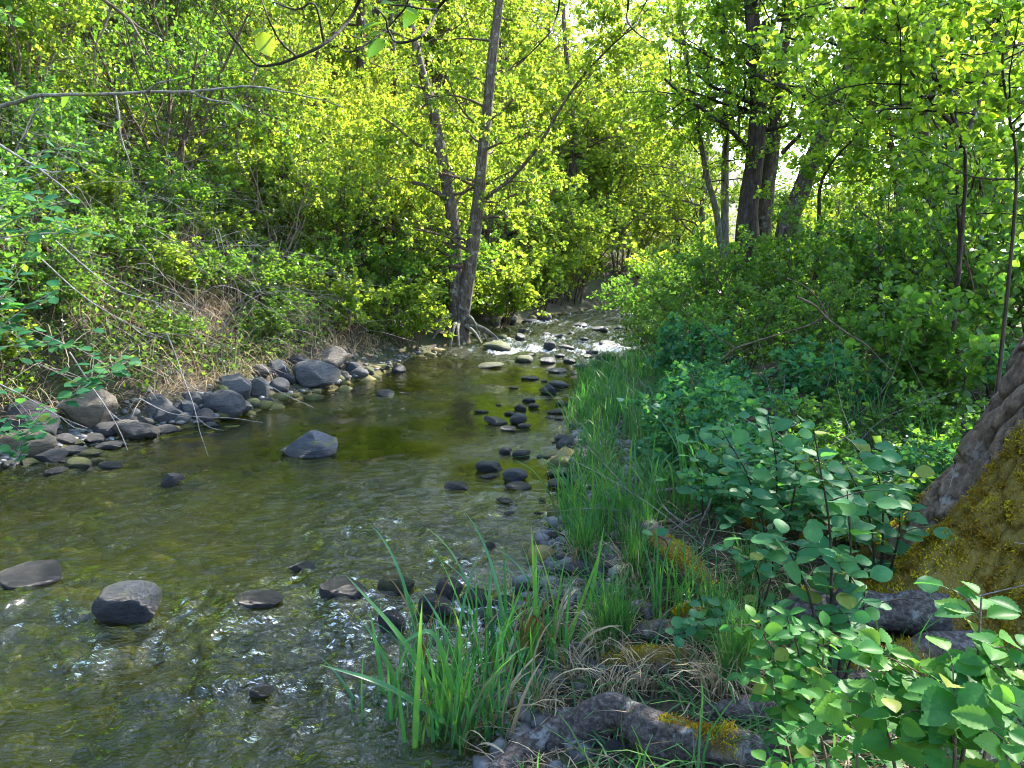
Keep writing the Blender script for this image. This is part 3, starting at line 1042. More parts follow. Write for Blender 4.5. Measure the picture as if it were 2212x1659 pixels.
def shrub_proto(seed, h, nstem, spread, leaf, nleaf, mat, wmat, tpl=LEAF2, nch=(5, 5), lev=2, up=.9, ratio=(.38, .6), lean=(0, 0)):
    p = Plant(seed)
    spec = dict(lev=lev, nch=nch, nleaf=nleaf, leaf=leaf, ratio=ratio, wander=.16, trop=[.06, .05, .02, 0], ang=(25, 70))
    for i in range(nstem):
        a = p.r.uniform(0, 6.28)
        s = spread * p.r.uniform(.25, 1)
        d = np.array([math.cos(a) * s + lean[0], math.sin(a) * s + lean[1], 1.0])
        o = np.array([math.cos(a), math.sin(a), 0]) * .12 * p.r.random() * h
        o[2] = -.05
        p.branch(o, d, h * p.r.uniform(.7, 1.05), .009 * h * p.r.uniform(.6, 1.2) + .003, 0, spec)
    return p.wood_mesh(M[wmat]), p.leaf_mesh(M[mat], tpl, up)


PROTO = {}


def proto(key, *a, **k):
    PROTO[key] = shrub_proto(*a, **k)


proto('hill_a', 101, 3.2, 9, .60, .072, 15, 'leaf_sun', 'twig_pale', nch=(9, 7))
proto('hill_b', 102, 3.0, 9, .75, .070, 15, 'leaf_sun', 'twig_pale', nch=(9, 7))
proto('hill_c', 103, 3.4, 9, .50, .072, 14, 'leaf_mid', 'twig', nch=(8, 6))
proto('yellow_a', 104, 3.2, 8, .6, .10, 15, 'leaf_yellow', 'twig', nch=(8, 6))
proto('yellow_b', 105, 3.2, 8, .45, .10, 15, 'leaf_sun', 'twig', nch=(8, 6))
proto('bank_a', 106, 1.0, 12, 1.0, .055, 15, 'leaf_mid', 'twig', LEAF6, nch=(5, 4), lev=2)
proto('bank_b', 107, 1.0, 11, .8, .060, 15, 'leaf_sun', 'twig', LEAF6, nch=(5, 4), lev=2)
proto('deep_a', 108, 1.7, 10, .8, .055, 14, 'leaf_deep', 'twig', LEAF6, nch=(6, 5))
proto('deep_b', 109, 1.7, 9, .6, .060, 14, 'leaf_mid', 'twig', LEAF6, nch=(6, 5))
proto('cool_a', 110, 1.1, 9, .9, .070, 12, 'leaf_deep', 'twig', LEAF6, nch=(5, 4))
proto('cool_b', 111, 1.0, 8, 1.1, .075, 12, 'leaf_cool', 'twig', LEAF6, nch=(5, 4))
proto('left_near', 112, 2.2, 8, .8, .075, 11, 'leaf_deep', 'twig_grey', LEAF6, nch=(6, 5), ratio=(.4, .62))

pr = np.random.default_rng(77)


def put_shrub(key, x, y, h, label, name='leafy_shrub', cat='shrub', group=None, sx=1.0, rz=None, tilt=(0, 0)):
    wood, leaves = PROTO[key]
    h0 = {'hill_a': 3.2, 'hill_b': 3.0, 'hill_c': 3.4, 'yellow_a': 3.2, 'yellow_b': 3.2, 'bank_a': 1.0, 'bank_b': 1.0, 'deep_a': 1.7, 'deep_b': 1.7, 'cool_a': 1.1, 'cool_b': 1.0, 'left_near': 2.2}[key] * 1.35
    e = empty(name, (x, y, gz(x, y) - .03), label, cat, group)
    s = h / h0
    e.scale = (s * sx, s * sx, s)
    e.rotation_euler = (tilt[0], tilt[1], pr.uniform(0, 6.28) if rz is None else rz)
    link('stems', wood, e)
    link('foliage', leaves, e)
    return e


# --- thicket on the sunlit left slope
spots = []


def scatter(n, xr_, yr_, dmin, ok, tries=4000):
    out = []
    for _ in range(tries):
        x, y = pr.uniform(*xr_), pr.uniform(*yr_)
        if not ok(x, y):
            continue
        if any((x - a) ** 2 + (y - b) ** 2 < dmin * dmin for a, b in out + spots):
            continue
        out.append((x, y))
        if len(out) >= n:
            break
    spots.extend(out)
    return out


def in_view(x, y, pad=1.2):
    return abs(x) < y * .68 + pad


def where(x, y):
    px = (512 + x / y * FPX) / K
    col = 'by the left edge of the photo' if px < 260 else 'left of the hazel' if px < 430 else 'around the hazel' if px < 620 else 'between hazel and twin trunk tree' if px < 880 else 'behind the twin trunk tree' if px < 1150 else 'behind the rapids' if px < 1450 else 'behind the dark trunks' if px < 1800 else 'behind the curved stem'
    return ('near row ' if y < 13 else 'second row ' if y < 17 else 'third row ' if y < 22 else 'far row ' if y < 33 else 'farthest row ') + col


for (x, y) in scatter(74, (-17, 0), (8.5, 27), 1.08, lambda x, y: in_view(x, y) and (xl(y) - x) > (2.7 if y < 12.5 else 1.3)):
    far = y > 17
    key = (['hill_a', 'yellow_a', 'hill_c', 'yellow_a'] if y > 15 or x < -7 else ['hill_a', 'hill_b', 'hill_c', 'yellow_b'])[int(pr.integers(4))]
    put_shrub(key, x, y, pr.uniform(2.4, 4.0), 'yellow green left slope shrub, ' + where(x, y),
              group='thicket shrubs on the left slope', rz=None, tilt=(pr.uniform(-.05, .05), pr.uniform(0, .15)))
# --- far thickets at the bend and behind the right bank, in full sun
for (x, y) in scatter(60, (-22, 26), (25, 46), 1.9, lambda x, y: in_view(x, y, 3) and ((xl(y) - x) > .8 or (x - xr(y)) > 1.0)):
    key = ['yellow_a', 'yellow_b', 'hill_a'][int(pr.integers(3))]
    put_shrub(key, x, y, pr.uniform(4.5, 7.5) if x < 4 else pr.uniform(3.6, 5.6), 'distant bright yellow green bush, ' + where(x, y),
              group='distant sunlit bushes', sx=1.3)

# --- bright low bushes at the water by the leaning twin tree, and beyond it
for i, (px, py, y, h, key, lab) in enumerate([
        (760, 770, 12.3, 1.25, 'bank_b', 'bright low bush overhanging the water left of the twin trunk tree'),
        (880, 765, 13.6, 1.5, 'bank_b', 'round sunlit bush with drooping leaves against the twin trunk tree'),
        (840, 730, 14.6, 1.6, 'bank_a', 'dense green bush behind the sunlit waterside bush'),
        (690, 720, 13.0, 1.2, 'bank_a', 'green bush on the slope above the domed boulder'),
        (620, 660, 14.0, 1.4, 'bank_a', 'low fresh green bush on the slope under the many stemmed hazel'),
        (950, 660, 16.5, 1.9, 'bank_a', 'deep green bush in the shade behind the twin trunk tree'),
        (1075, 690, 17.4, 1.8, 'bank_b', 'glowing yellow green bush right of the twin trunk tree above the rapids'),
        (1165, 670, 21.5, 2.0, 'bank_b', 'glowing bush at the far end of the rapids above the big rounded boulder'),
        (1060, 620, 18.5, 2.2, 'bank_b', 'tall pale leaved bush behind the glowing bush by the rapids'),
        (1250, 640, 28.5, 3.0, 'bank_b', 'tall bright bush closing the view above the bend of the creek'), (1180, 640, 25.5, 2.6, 'bank_b', 'bright bush left of the one closing the bend'),
        (1235, 640, 24.3, 4.2, 'yellow_b', 'tall yellow green shrub glowing behind the far end of the rapids'), (1195, 640, 22.8, 3.0, 'yellow_a', 'sunlit yellow shrub left of the tall glowing one by the rapids'),
        (1250, 668, 25.5, 1.9, 'bank_b', 'small yellowish bush at the bend where the creek disappears'),
        (900, 560, 17.5, 1.9, 'bank_b', 'bright bush on the slope behind the twin trunk tree'),
        (780, 620, 15.5, 1.4, 'bank_a', 'green bush in the hollow below the hazel stems')]):
    p = at_y(px, py, y)
    put_shrub(key, p[0], y, h, lab, 'waterside_bush', 'bush', sx=1.15)
# low growth on the left bank slope
for i, (x, y, h, key) in enumerate([(-4.5, 7.6, .55, 'bank_a'), (-5.2, 8.2, .7, 'bank_a'), (-4.9, 9.4, .6, 'bank_b'), (-4.1, 9.0, .45, 'bank_b'), (-3.9, 10.2, .6, 'bank_a'), (-5.6, 10.2, .8, 'bank_b'), (-4.6, 11.4, .8, 'bank_a'),
                                    (-3.4, 11.4, .55, 'bank_b'), (-6.4, 9.3, .9, 'bank_a'), (-5.8, 11.8, .9, 'bank_b'), (-6.8, 11.0, 1.0, 'bank_a'), (-3.2, 12.6, .7, 'bank_b'), (-4.9, 6.9, .55, 'bank_a'), (-5.3, 6.2, .8, 'bank_a')]):
    put_shrub(key, x, y, h, 'low green plant on the dead grass slope, %s counting away from the camera' % ordinal(sorted([9.4, 7.6, 8.2, 9.0, 10.2, 10.21, 11.4, 11.41, 9.3, 11.8, 11.0, 12.6, 6.9, 6.2]).index(min([9.4, 7.6, 8.2, 9.0, 10.2, 10.21, 11.4, 11.41, 9.3, 11.8, 11.0, 12.6, 6.9, 6.2], key=lambda q: abs(q - y - (.01 if i in (5, 7) else 0))))),
              'low_plant', 'plant', 'low plants on the left slope', sx=1.2)
sl = []
for _ in range(600):
    y = pr.uniform(6.3, 13)
    d = pr.uniform(.9, 4.2)
    x = float(xl(y)) - d
    if fbm(np.array([x * .8]), np.array([y * .8]), seed=21, octv=3)[0] < .5 and all((x - a) ** 2 + (y - b) ** 2 > .45 ** 2 for a, b in sl):
        sl.append((x, y))
    if len(sl) >= 44:
        break
for i, (x, y) in enumerate(sorted(sl, key=lambda q: q[1])):
    put_shrub(['bank_a', 'bank_b'][int(pr.integers(2))], x, y, pr.uniform(.35, .75), 'small leafy weed among dead stalks on the left slope, %s counting away' % ordinal(i), 'slope_plant', 'plant', 'small weeds on the left slope', sx=1.5)
for (x, y, h, lab) in [(-3.9, 9.6, .9, 'green bush in the middle of the straw patch on the left slope'), (-4.5, 8.8, .8, 'green bush at the near side of the straw patch'), (-3.5, 10.7, .9, 'green bush at the far side of the straw patch'), (-3.75, 8.5, .5, 'small green bush just above the left bank boulders'), (-3.3, 9.9, .5, 'small green bush above the domed boulder'), (-4.9, 10.3, 1.1, 'green bush on top of the straw patch')]:
    put_shrub('bank_a', x, y, h, lab, 'slope_bush', 'bush', sx=1.4)
# left foreground bushes with grey stems
for (x, y, h, lab) in [(-5.0, 6.0, 2.2, 'grey stemmed bush leaning over the gravel bar at the left edge of the photo'), (-5.3, 7.0, 2.0, 'grey stemmed bush behind the one at the left edge of the photo'),
                       (-6.2, 7.6, 2.6, 'tall grey stemmed bush high on the slope at the left edge of the photo'), (-6.9, 8.8, 2.8, 'grey stemmed bush on the slope in front of the yellow thicket'),
                       (-5.6, 8.5, 1.7, 'grey stemmed bush above the patch of dead stalks'), (-4.75, 5.4, 1.5, 'low grey stemmed bush over the big smooth boulder'), (-6.0, 6.3, 2.6, 'tall grey stemmed bush cut by the left edge of the photo'), (-4.6, 7.9, 1.0, 'small grey stemmed bush behind the tan boulder'), (-7.6, 9.6, 3.0, 'grey stemmed bush in front of the upper left thicket'), (-5.4, 9.6, 1.6, 'grey stemmed bush left of the hazel foot')]:
    put_shrub('left_near', x, y, h, lab, sx=1.15, tilt=(0, .25))

# --- right bank: dark leafy bushes in the shade
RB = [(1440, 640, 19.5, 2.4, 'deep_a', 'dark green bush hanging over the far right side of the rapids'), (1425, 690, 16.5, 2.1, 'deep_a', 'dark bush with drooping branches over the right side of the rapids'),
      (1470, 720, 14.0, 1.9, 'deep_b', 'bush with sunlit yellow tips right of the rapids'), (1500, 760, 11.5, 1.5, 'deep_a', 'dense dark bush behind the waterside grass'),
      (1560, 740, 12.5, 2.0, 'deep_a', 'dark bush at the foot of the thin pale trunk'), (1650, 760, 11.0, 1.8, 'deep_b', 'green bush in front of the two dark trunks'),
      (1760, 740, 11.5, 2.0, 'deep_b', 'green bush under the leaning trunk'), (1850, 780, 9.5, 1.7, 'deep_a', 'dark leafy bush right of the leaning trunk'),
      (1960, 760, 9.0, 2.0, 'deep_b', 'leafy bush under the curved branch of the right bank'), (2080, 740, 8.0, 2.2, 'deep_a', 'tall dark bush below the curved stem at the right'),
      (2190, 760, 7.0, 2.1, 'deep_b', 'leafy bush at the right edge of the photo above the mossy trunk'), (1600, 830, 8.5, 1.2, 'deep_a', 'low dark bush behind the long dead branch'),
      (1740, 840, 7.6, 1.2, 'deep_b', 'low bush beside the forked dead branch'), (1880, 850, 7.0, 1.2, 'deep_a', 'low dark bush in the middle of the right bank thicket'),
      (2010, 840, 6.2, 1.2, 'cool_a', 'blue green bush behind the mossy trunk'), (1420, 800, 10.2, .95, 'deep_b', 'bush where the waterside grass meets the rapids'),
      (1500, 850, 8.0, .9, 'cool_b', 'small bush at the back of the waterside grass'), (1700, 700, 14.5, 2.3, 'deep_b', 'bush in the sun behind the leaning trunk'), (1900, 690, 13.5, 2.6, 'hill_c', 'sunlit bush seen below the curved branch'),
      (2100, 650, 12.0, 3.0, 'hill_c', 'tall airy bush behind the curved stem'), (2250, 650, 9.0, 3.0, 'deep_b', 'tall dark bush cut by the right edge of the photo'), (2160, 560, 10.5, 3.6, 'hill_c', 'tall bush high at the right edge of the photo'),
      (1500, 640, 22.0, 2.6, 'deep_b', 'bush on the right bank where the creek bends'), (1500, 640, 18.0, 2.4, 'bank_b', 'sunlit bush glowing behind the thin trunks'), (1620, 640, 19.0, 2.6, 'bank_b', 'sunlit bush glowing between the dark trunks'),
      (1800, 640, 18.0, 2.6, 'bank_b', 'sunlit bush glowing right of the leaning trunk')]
for (px, py, y, h, key, lab) in RB:
    p = at_y(px, py, y)
    put_shrub(key, p[0], y, h * (1.25 if y < 13 and px > 1550 else 1.0), lab, 'bank_shrub', 'shrub', sx=1.0 if px > 1550 else 1.1)
# low cool-green undergrowth between the grass and the mossy trunk
UG = [(1.9, 6.6), (2.6, 6.1), (3.3, 6.0), (3.9, 5.4), (1.5, 5.8), (2.1, 5.4), (2.9, 5.1), (3.5, 4.6), (1.25, 5.0), (1.8, 4.6), (2.4, 4.4), (3.0, 4.0), (1.35, 4.1), (1.15, 3.5), (2.0, 3.8), (4.4, 6.3), (2.5, 3.6), (1.6, 3.4)]
for i, (x, y) in enumerate(sorted(UG, key=lambda q: q[1])):
    put_shrub(['cool_a', 'cool_b'][i % 2], x, y, pr.uniform(.42, .62) if y < 5 else pr.uniform(.5, .85), 'low blue green shrub of the right bank undergrowth, %s counting away from the camera' % ordinal(i), 'undergrowth_shrub', 'shrub', 'low shrubs of the right bank undergrowth', sx=1.25)

# ------------------------------------------------------------------ trees
def limb_path(pix, y, n=24, ground=None):
    """path through pixels at the distances given; y is a number or one per point"""
    ys = y if hasattr(y, '__len__') else [y] * len(pix)
    pts = np.array([at_y(a, b, c) for (a, b), c in zip(pix, ys)])
    if ground:
        g = pts[0].copy()
        g[2] = gz(g[0], g[1]) - .15
        pts = np.vstack([g, pts])
    return smooth_path(pts, n)


def bark_tube(mb, pts, rad, sides, seed, rough=.06):
    pts = np.asarray(pts)
    n = len(pts)
    m2 = MB()
    tube(m2, pts, rad, sides)
    V = m2.v[0].astype(float).reshape(n, sides, 3)
    c = pts[:, None, :]
    d = V - c
    th = np.arange(sides) * 6.283 / sides
    s = np.linspace(0, 1, n) * np.linalg.norm(np.diff(pts, axis=0), axis=1).sum()
    k = fbm(np.cos(th)[None] * 2.2 + 0 * s[:, None], np.sin(th)[None] * 2.2 + 0 * s[:, None], s[:, None] * 1.1 + 0 * th[None], seed=seed)
    k2 = np.abs(vnoise(np.cos(th)[None] * 5 + 0 * s[:, None], np.sin(th)[None] * 5 + 0 * s[:, None], s[:, None] * 2.5 + 0 * th[None], seed=seed + 3))
    V = c + d * (1 + rough * 1.5 * k - rough * 2 * (.3 - k2))[..., None]
    mb.add(V.reshape(-1, 3), m2.f[0])


def tree(name, label, stems, spec, seed, mat, wmat, leafmat, tpl=LEAF2, crown_from=.25, nlimb=14, group=None, limb_len=(.9, 1.9), up=.8):
    """stems: list of (path, r0, r1, number of limbs). Root at the first stem's foot"""
    e = empty(name, stems[0][0][0], label, 'tree', group)
    off = np.array(stems[0][0][0])
    p = Plant(seed)
    for i, (path, r0, r1, nl) in enumerate(stems):
        path = path - off
        mb = MB()
        rad = np.linspace(0, 1, len(path))
        R = r0 + (r1 - r0) * rad ** .85
        R = R * (1 + (.55 * np.exp(-rad * len(path) / 2.2) if i == 0 else 0))
        bark_tube(mb, path, R, 14 if r0 > .1 else 8, seed + i)
        mb.build('trunk', M[mat], e)
        Lp = np.linalg.norm(path[-1] - path[0])
        m = len(path) - 1
        for j in range(nl):
            t = (crown_from + (1 - crown_from) * (j + p.r.random()) / nl) * m
            k = min(int(t), m - 1)
            q = path[k] + (path[k + 1] - path[k]) * (t - k)
            a = p.r.uniform(0, 6.28)
            d = np.array([math.cos(a), math.sin(a), p.r.uniform(.0, .7)])
            p.branch(q, d, p.r.uniform(*limb_len) * (1.15 - .5 * t / m), max(R[k] * .28, .008), 0, spec)
    link('branches', p.wood_mesh(M[wmat]), e)
    link('crown', p.leaf_mesh(M[leafmat], tpl, up), e)
    return e


SP_TWIN = dict(lev=2, nch=(6, 5), nleaf=12, leaf=.070, ratio=(.35, .6), wander=.17, trop=[.05, .0, -.02, 0], ang=(30, 70))
Y0 = 15.2
twin_l = limb_path([(992, 700), (985, 600), (978, 480), (958, 360), (935, 240), (905, 130), (880, 0), (860, -160), (850, -330)], [15.2, 15.2, 15.2, 15.3, 15.5, 15.7, 15.9, 16.1, 16.3], 34, True)
twin_r = limb_path([(996, 705), (1008, 620), (1022, 520), (1034, 430), (1042, 330), (1054, 230), (1066, 100), (1078, 0), (1090, -170), (1105, -350)], [15.15, 15.1, 15.0, 14.95, 14.9, 14.85, 14.8, 14.7, 14.6, 14.5], 34, True)
twin_b = limb_path([(1032, 440), (1065, 415), (1105, 385), (1160, 320), (1210, 235), (1262, 160), (1330, 90), (1400, 20)], [14.95, 14.9, 14.7, 14.4, 14.1, 13.8, 13.4, 13.0], 22)
twin_s = limb_path([(968, 430), (945, 418), (915, 400), (890, 395)], [15.2, 15.1, 15.0, 14.9], 8)
tw = tree('waterside_tree', 'twin trunk tree with grey brown bark standing at the water on the left bank', [(twin_l, .17, .05, 26), (twin_r, .16, .06, 30), (twin_b, .05, .012, 16), (twin_s, .06, .03, 2)], SP_TWIN, 301, 'bark', 'twig', 'leaf_sun', crown_from=.22)
# roots of the twin tree reaching into the water
rt = np.random.default_rng(9)
foot = np.array(twin_l[0])
for k in range(9):
    a = rt.uniform(-2.6, .35)
    L = rt.uniform(.45, .95)
    d = np.array([math.cos(a), math.sin(a), 0])
    p0 = np.array([0, 0, .35 + rt.uniform(0, .25)]) + d * .12
    p3 = d * L + np.array([0, 0, water_z(0, foot[1]) - foot[2] - .08])
    mid = (p0 + p3) / 2 + np.array([0, 0, .10]) + rt.normal(0, .05, 3)
    mb = MB()
    bark_tube(mb, smooth_path([p0, mid, p3], 10), np.linspace(.05, .018, 10), 6, k)
    mb.build('root', M['bark_pale'], tw)

SP_BIG = dict(lev=2, nch=(8, 5), nleaf=12, leaf=.066, ratio=(.35, .6), wander=.18, trop=[.02, -.02, -.04, 0], ang=(30, 75))
tree('dark_trunk_tree', 'tall tree with a thick dark trunk on the right bank', [(limb_path([(1612, 520), (1618, 430), (1632, 330), (1638, 200), (1630, 100), (1622, 0), (1615, -180), (1610, -420)], 13.6, 30, True), .20, .09, 20)],
     SP_BIG, 311, 'bark_dark', 'twig_dark', 'leaf_tree', crown_from=.36, limb_len=(1.2, 2.6))
tree('brown_trunk_tree', 'brown barked tree growing close behind the thick dark trunk', [(limb_path([(1648, 500), (1655, 420), (1668, 330), (1678, 220), (1690, 120), (1705, 20), (1725, -130), (1745, -330)], 14.0, 30, True), .16, .07, 18)],
     SP_BIG, 312, 'bark', 'twig_dark', 'leaf_tree', crown_from=.40, limb_len=(1.2, 2.6))
tree('leaning_tree', 'thick grey trunk leaning to the right on the right bank', [(limb_path([(1700, 500), (1728, 420), (1755, 345), (1790, 265), (1822, 190), (1855, 90), (1880, 0), (1910, -140), (1950, -330)], [13.2, 13.2, 13.1, 13.0, 12.9, 12.8, 12.7, 12.5, 12.3], 30, True), .165, .08, 18),
                        (limb_path([(1690, 330), (1730, 290), (1780, 250), (1840, 220)], [13.0, 12.6, 12.3, 12.0], 10), .04, .015, 5)],
     SP_BIG, 313, 'bark', 'twig_dark', 'leaf_tree', crown_from=.45, limb_len=(1.2, 2.6))
tree('slender_tree', 'slender pale tree left of the thick dark trunk', [(limb_path([(1566, 570), (1566, 430), (1568, 300), (1572, 200), (1568, 100), (1563, 0), (1560, -180), (1556, -380)], 15.0, 30, True), .085, .04, 18),
                        (limb_path([(1560, 560), (1548, 460), (1530, 390), (1515, 310), (1500, 220), (1480, 110), (1465, 0)], [15.0, 14.9, 14.8, 14.7, 14.6, 14.5, 14.4], 20), .07, .03, 10)],
     SP_BIG, 314, 'bark_pale', 'twig_dark', 'leaf_tree', crown_from=.3, limb_len=(1.0, 2.2))
# many stemmed hazel on the left slope
hz = []
for k, pix in enumerate([[(505, 485), (490, 380), (485, 280), (478, 180), (470, 60)], [(512, 485), (505, 380), (512, 290), (530, 210), (560, 130), (570, 40)], [(520, 490), (545, 400), (570, 310), (605, 250)], [(525, 490), (570, 425), (640, 350), (690, 290)],
                         [(508, 480), (520, 400), (540, 330), (555, 260)], [(500, 480), (470, 400), (455, 300), (440, 200)]]):
    hz.append((limb_path(pix, [12.4 + .25 * i + .2 * k for i in range(len(pix))], 16, k == 0), .045, .012, 9))
tree('hazel_bush', 'many stemmed hazel with thin reddish brown stems on the left slope', hz, dict(SP_TWIN, nch=(4, 3), leaf=.07, nleaf=9), 320, 'bark', 'twig', 'leaf_sun', crown_from=.35, limb_len=(.6, 1.2))
# background trees, most seen between the leaves; one added to shade the grass
TPROTO = {}
for (px, y, r0, lab, lm, bm_) in [(690, 20.5, .14, 'straight dark conifer trunk half hidden in the left thicket', 'leaf_sun', 'bark_dark'), (300, 17.0, .09, 'thin tree rising from the thicket on the upper left slope', 'leaf_yellow', 'bark'),
                                  (1230, 28.0, .16, 'tall leafy tree behind the bend of the creek', 'leaf_yellow', 'bark'), (860, 24.0, .13, 'tree in full leaf on the slope behind the twin trunk tree', 'leaf_sun', 'bark'),
                                  (1530, 27.0, .13, 'leafy tree between the rapids and the thin pale trunk', 'leaf_sun', 'bark'), (80, 14.5, .08, 'slim tree at the upper left corner of the thicket', 'leaf_sun', 'bark'),
                                  (500, 24.0, .12, 'tree high on the slope behind the hazel', 'leaf_yellow', 'bark'), (1080, 31.0, .15, 'tall tree seen between the twin trunk and its right branch', 'leaf_sun', 'bark'), (1330, 36.0, .16, 'tall sunlit tree farthest away above the rapids', 'leaf_yellow', 'bark'), (1960, 15.5, .10, 'leafy tree behind the curved stem on the right bank', 'leaf_tree', 'bark'), (2010, 10.4, .08, 'thin trunked leafy tree added for shade between the curved stem and leaning trunk', 'leaf_tree', 'bark'), (2120, 12.0, .10, 'leafy tree at the upper right behind the straight sapling', 'leaf_tree', 'bark_pale'), (1850, 20.0, .11, 'leafy tree in the gap right of the leaning trunk', 'leaf_tree', 'bark'), (2300, 9.0, .12, 'leafy tree just outside the right edge whose branches reach in', 'leaf_tree', 'bark'), (120, 16.0, .13, 'tall tree rising out of frame at the upper left corner', 'leaf_yellow', 'bark'), (330, 20.0, .14, 'tall tree behind the left thicket left of the hazel', 'leaf_yellow', 'bark'), (600, 18.5, .12, 'tall slim tree directly behind the hazel', 'leaf_sun', 'bark'), (780, 21.5, .14, 'tall tree between the hazel and the twin trunk tree', 'leaf_sun', 'bark_dark'), (-150, 11.5, .13, 'tall unseen tree added outside the left edge so the water mirrors leaves', 'leaf_sun', 'bark'), (1470, 31.0, .15, 'tall yellow green tree in the gap above the rapids', 'leaf_yellow', 'bark'), (1395, 33.0, .15, 'tall tree in the gap left of the slender pale tree', 'leaf_sun', 'bark'), (1455, 40.0, .15, 'tall distant tree showing between the creek gap and the slender tree', 'leaf_sun', 'bark'), (1330, 46.0, .15, 'tallest distant tree over the creek gap', 'leaf_yellow', 'bark'), (1750, 33.0, .15, 'distant tree seen between the dark and the leaning trunks', 'leaf_sun', 'bark'), (1900, 36.0, .15, 'distant tree seen right of the leaning trunk', 'leaf_sun', 'bark'), (2060, 33.0, .15, 'distant tree behind the curved stem', 'leaf_yellow', 'bark'), (1180, 42.0, .16, 'tree on the far hillside above the bend', 'leaf_sun', 'bark'), (950, 36.0, .16, 'tree on the far hillside left of the twin right trunk', 'leaf_sun', 'bark')]:
    p = at_y(px, 300, y)
    g = gz(p[0], y)
    hh = 15.0 if 'tall' in lab and y < 26 else 7.5 if y < 26 else 13.0 if px < 1300 else 11.5  # tall near trees added high so the water mirrors leaves, not sky
    path = smooth_path([(p[0], y, g - .1), (p[0] + pr.normal(0, .1), y, g + hh * .3), (p[0] + pr.normal(0, .2), y + .1, g + hh * .6), (p[0] + pr.normal(0, .3), y + .2, g + hh)], 20)
    key = (hh, lm, bm_, px > 1700)
    if len(TPROTO.setdefault(key, [])) < 2:
        t = tree('thicket_tree', lab, [(path, r0, .03, 36 if hh > 8 else 22)], dict(SP_BIG, nch=(6, 5), nleaf=11 if y < 26 else 9, leaf=.10 if y < 26 else .12), abs(int(px)) + 7, bm_, 'twig', lm, crown_from=.2 if px < 1700 else .35, limb_len=(1.3, 2.4) if hh < 8 else (2.0, 3.6))
        TPROTO[key].append(t)
    else:
        t = copy_tree(TPROTO[key][int(pr.integers(2))])
        t.location = (p[0], y, g - .1)
        t.rotation_euler = (0, 0, pr.uniform(0, 6.28))
        s_ = pr.uniform(.88, 1.08)
        t.scale = (s_, s_, s_)
        t['label'] = lab

# right bank: shrubby tree with the curved stem, nearer than the trunks
SP_NEAR = dict(lev=2, nch=(5, 4), nleaf=8, leaf=.052, ratio=(.35, .6), wander=.15, trop=[.0, -.02, -.03, 0], ang=(30, 70))
tree('curved_stem_tree', 'small tree with a dark curved stem arching up to the left at the right', [
    (limb_path([(2085, 420), (2075, 300), (2058, 255), (2045, 213), (2022, 173), (1985, 140), (1952, 93), (1932, 17), (1915, -80)], [6.2, 6.0, 5.9, 5.8, 5.7, 5.6, 5.5, 5.4, 5.3], 26, True), .014, .007, 11),
    (limb_path([(2060, 270), (2022, 230), (1975, 165), (1940, 120)], [5.95, 5.8, 5.6, 5.5], 12), .02, .006, 4),
    (limb_path([(2040, 210), (1995, 207), (1950, 228), (1890, 240)], [5.8, 5.7, 5.6, 5.5], 12), .014, .005, 4),
    (limb_path([(2078, 320), (2120, 200), (2140, 110), (2150, 0)], [6.0, 6.2, 6.3, 6.4], 12), .025, .008, 7)], SP_NEAR, 331, 'bark_dark', 'twig_dark', 'leaf_tree', LEAF6, crown_from=.35, limb_len=(.5, 1.1))
tree('straight_sapling', 'thin straight dark sapling rising through the right bank bushes', [(limb_path([(2072, 560), (2068, 420), (2066, 280), (2060, 120), (2050, 0), (2040, -160)], 6.8, 20, True), .018, .008, 14)], SP_NEAR, 333, 'bark_dark', 'twig_dark', 'leaf_tree', LEAF6, crown_from=.2, limb_len=(.4, .9))
tree('crooked_sapling', 'thin crooked sapling right of the leaning trunk', [(limb_path([(1768, 500), (1770, 420), (1780, 380), (1805, 340), (1850, 290), (1880, 210)], [10.8, 10.7, 10.6, 10.5, 10.4, 10.3], 20, True), .03, .01, 10)], SP_NEAR, 334, 'bark_dark', 'twig_dark', 'leaf_tree', LEAF6, crown_from=.3, limb_len=(.5, 1.0))
tree('edge_sapling', 'dark sapling at the top right corner of the photo', [(limb_path([(2195, 420), (2180, 250), (2165, 140), (2180, 40), (2200, -60)], 5.2, 20, True), .011, .006, 12)], SP_NEAR, 335, 'bark_dark', 'twig_dark', 'leaf_tree', LEAF6, crown_from=.2, limb_len=(.5, 1.0))

# ------------------------------------------------------------------ branches hanging into the picture
LEAF_A = leaf_mesh(.62, 0, 9, .10, .22, 1.0).mesh('leaf', M['leaf_mid'])
LEAF_R = leaf_mesh(.86, 0, 9, .06, .16, .72, belly=.48).mesh('leaf', M['leaf_cool_near'])
LEAF_R2 = leaf_mesh(.80, 0, 9, .03, .26, .75, belly=.5).mesh('leaf', M['leaf_cool_near'])
LEAF_S = leaf_mesh(.66, .10, 17, .10, .20, .85, belly=.46).mesh('leaf', M['leaf_fore_near'])
LEAF_S2 = leaf_mesh(.74, .08, 17, .05, .30, .8, belly=.5).mesh('leaf', M['leaf_fore_near'])
LEAF_H = leaf_mesh(.70, .05, 13, .06, .10, .8, belly=.5).mesh('leaf', M['leaf_sun'])


def orient(pos, d, nrm, size):
    d = norm(d)
    x = norm(np.cross(d, nrm))
    z = np.cross(x, d)
    m = Matrix(((x[0] * size, d[0] * size, z[0] * size, pos[0]), (x[1] * size, d[1] * size, z[1] * size, pos[1]), (x[2] * size, d[2] * size, z[2] * size, pos[2]), (0, 0, 0, 1)))
    return m


def add_leaf(parent, mesh, pos, d, nrm, size):
    o = bpy.data.objects.new('leaf', mesh)
    COL.objects.link(o)
    o.parent = parent
    o.matrix_basis = orient(pos, d, nrm, size)
    return o


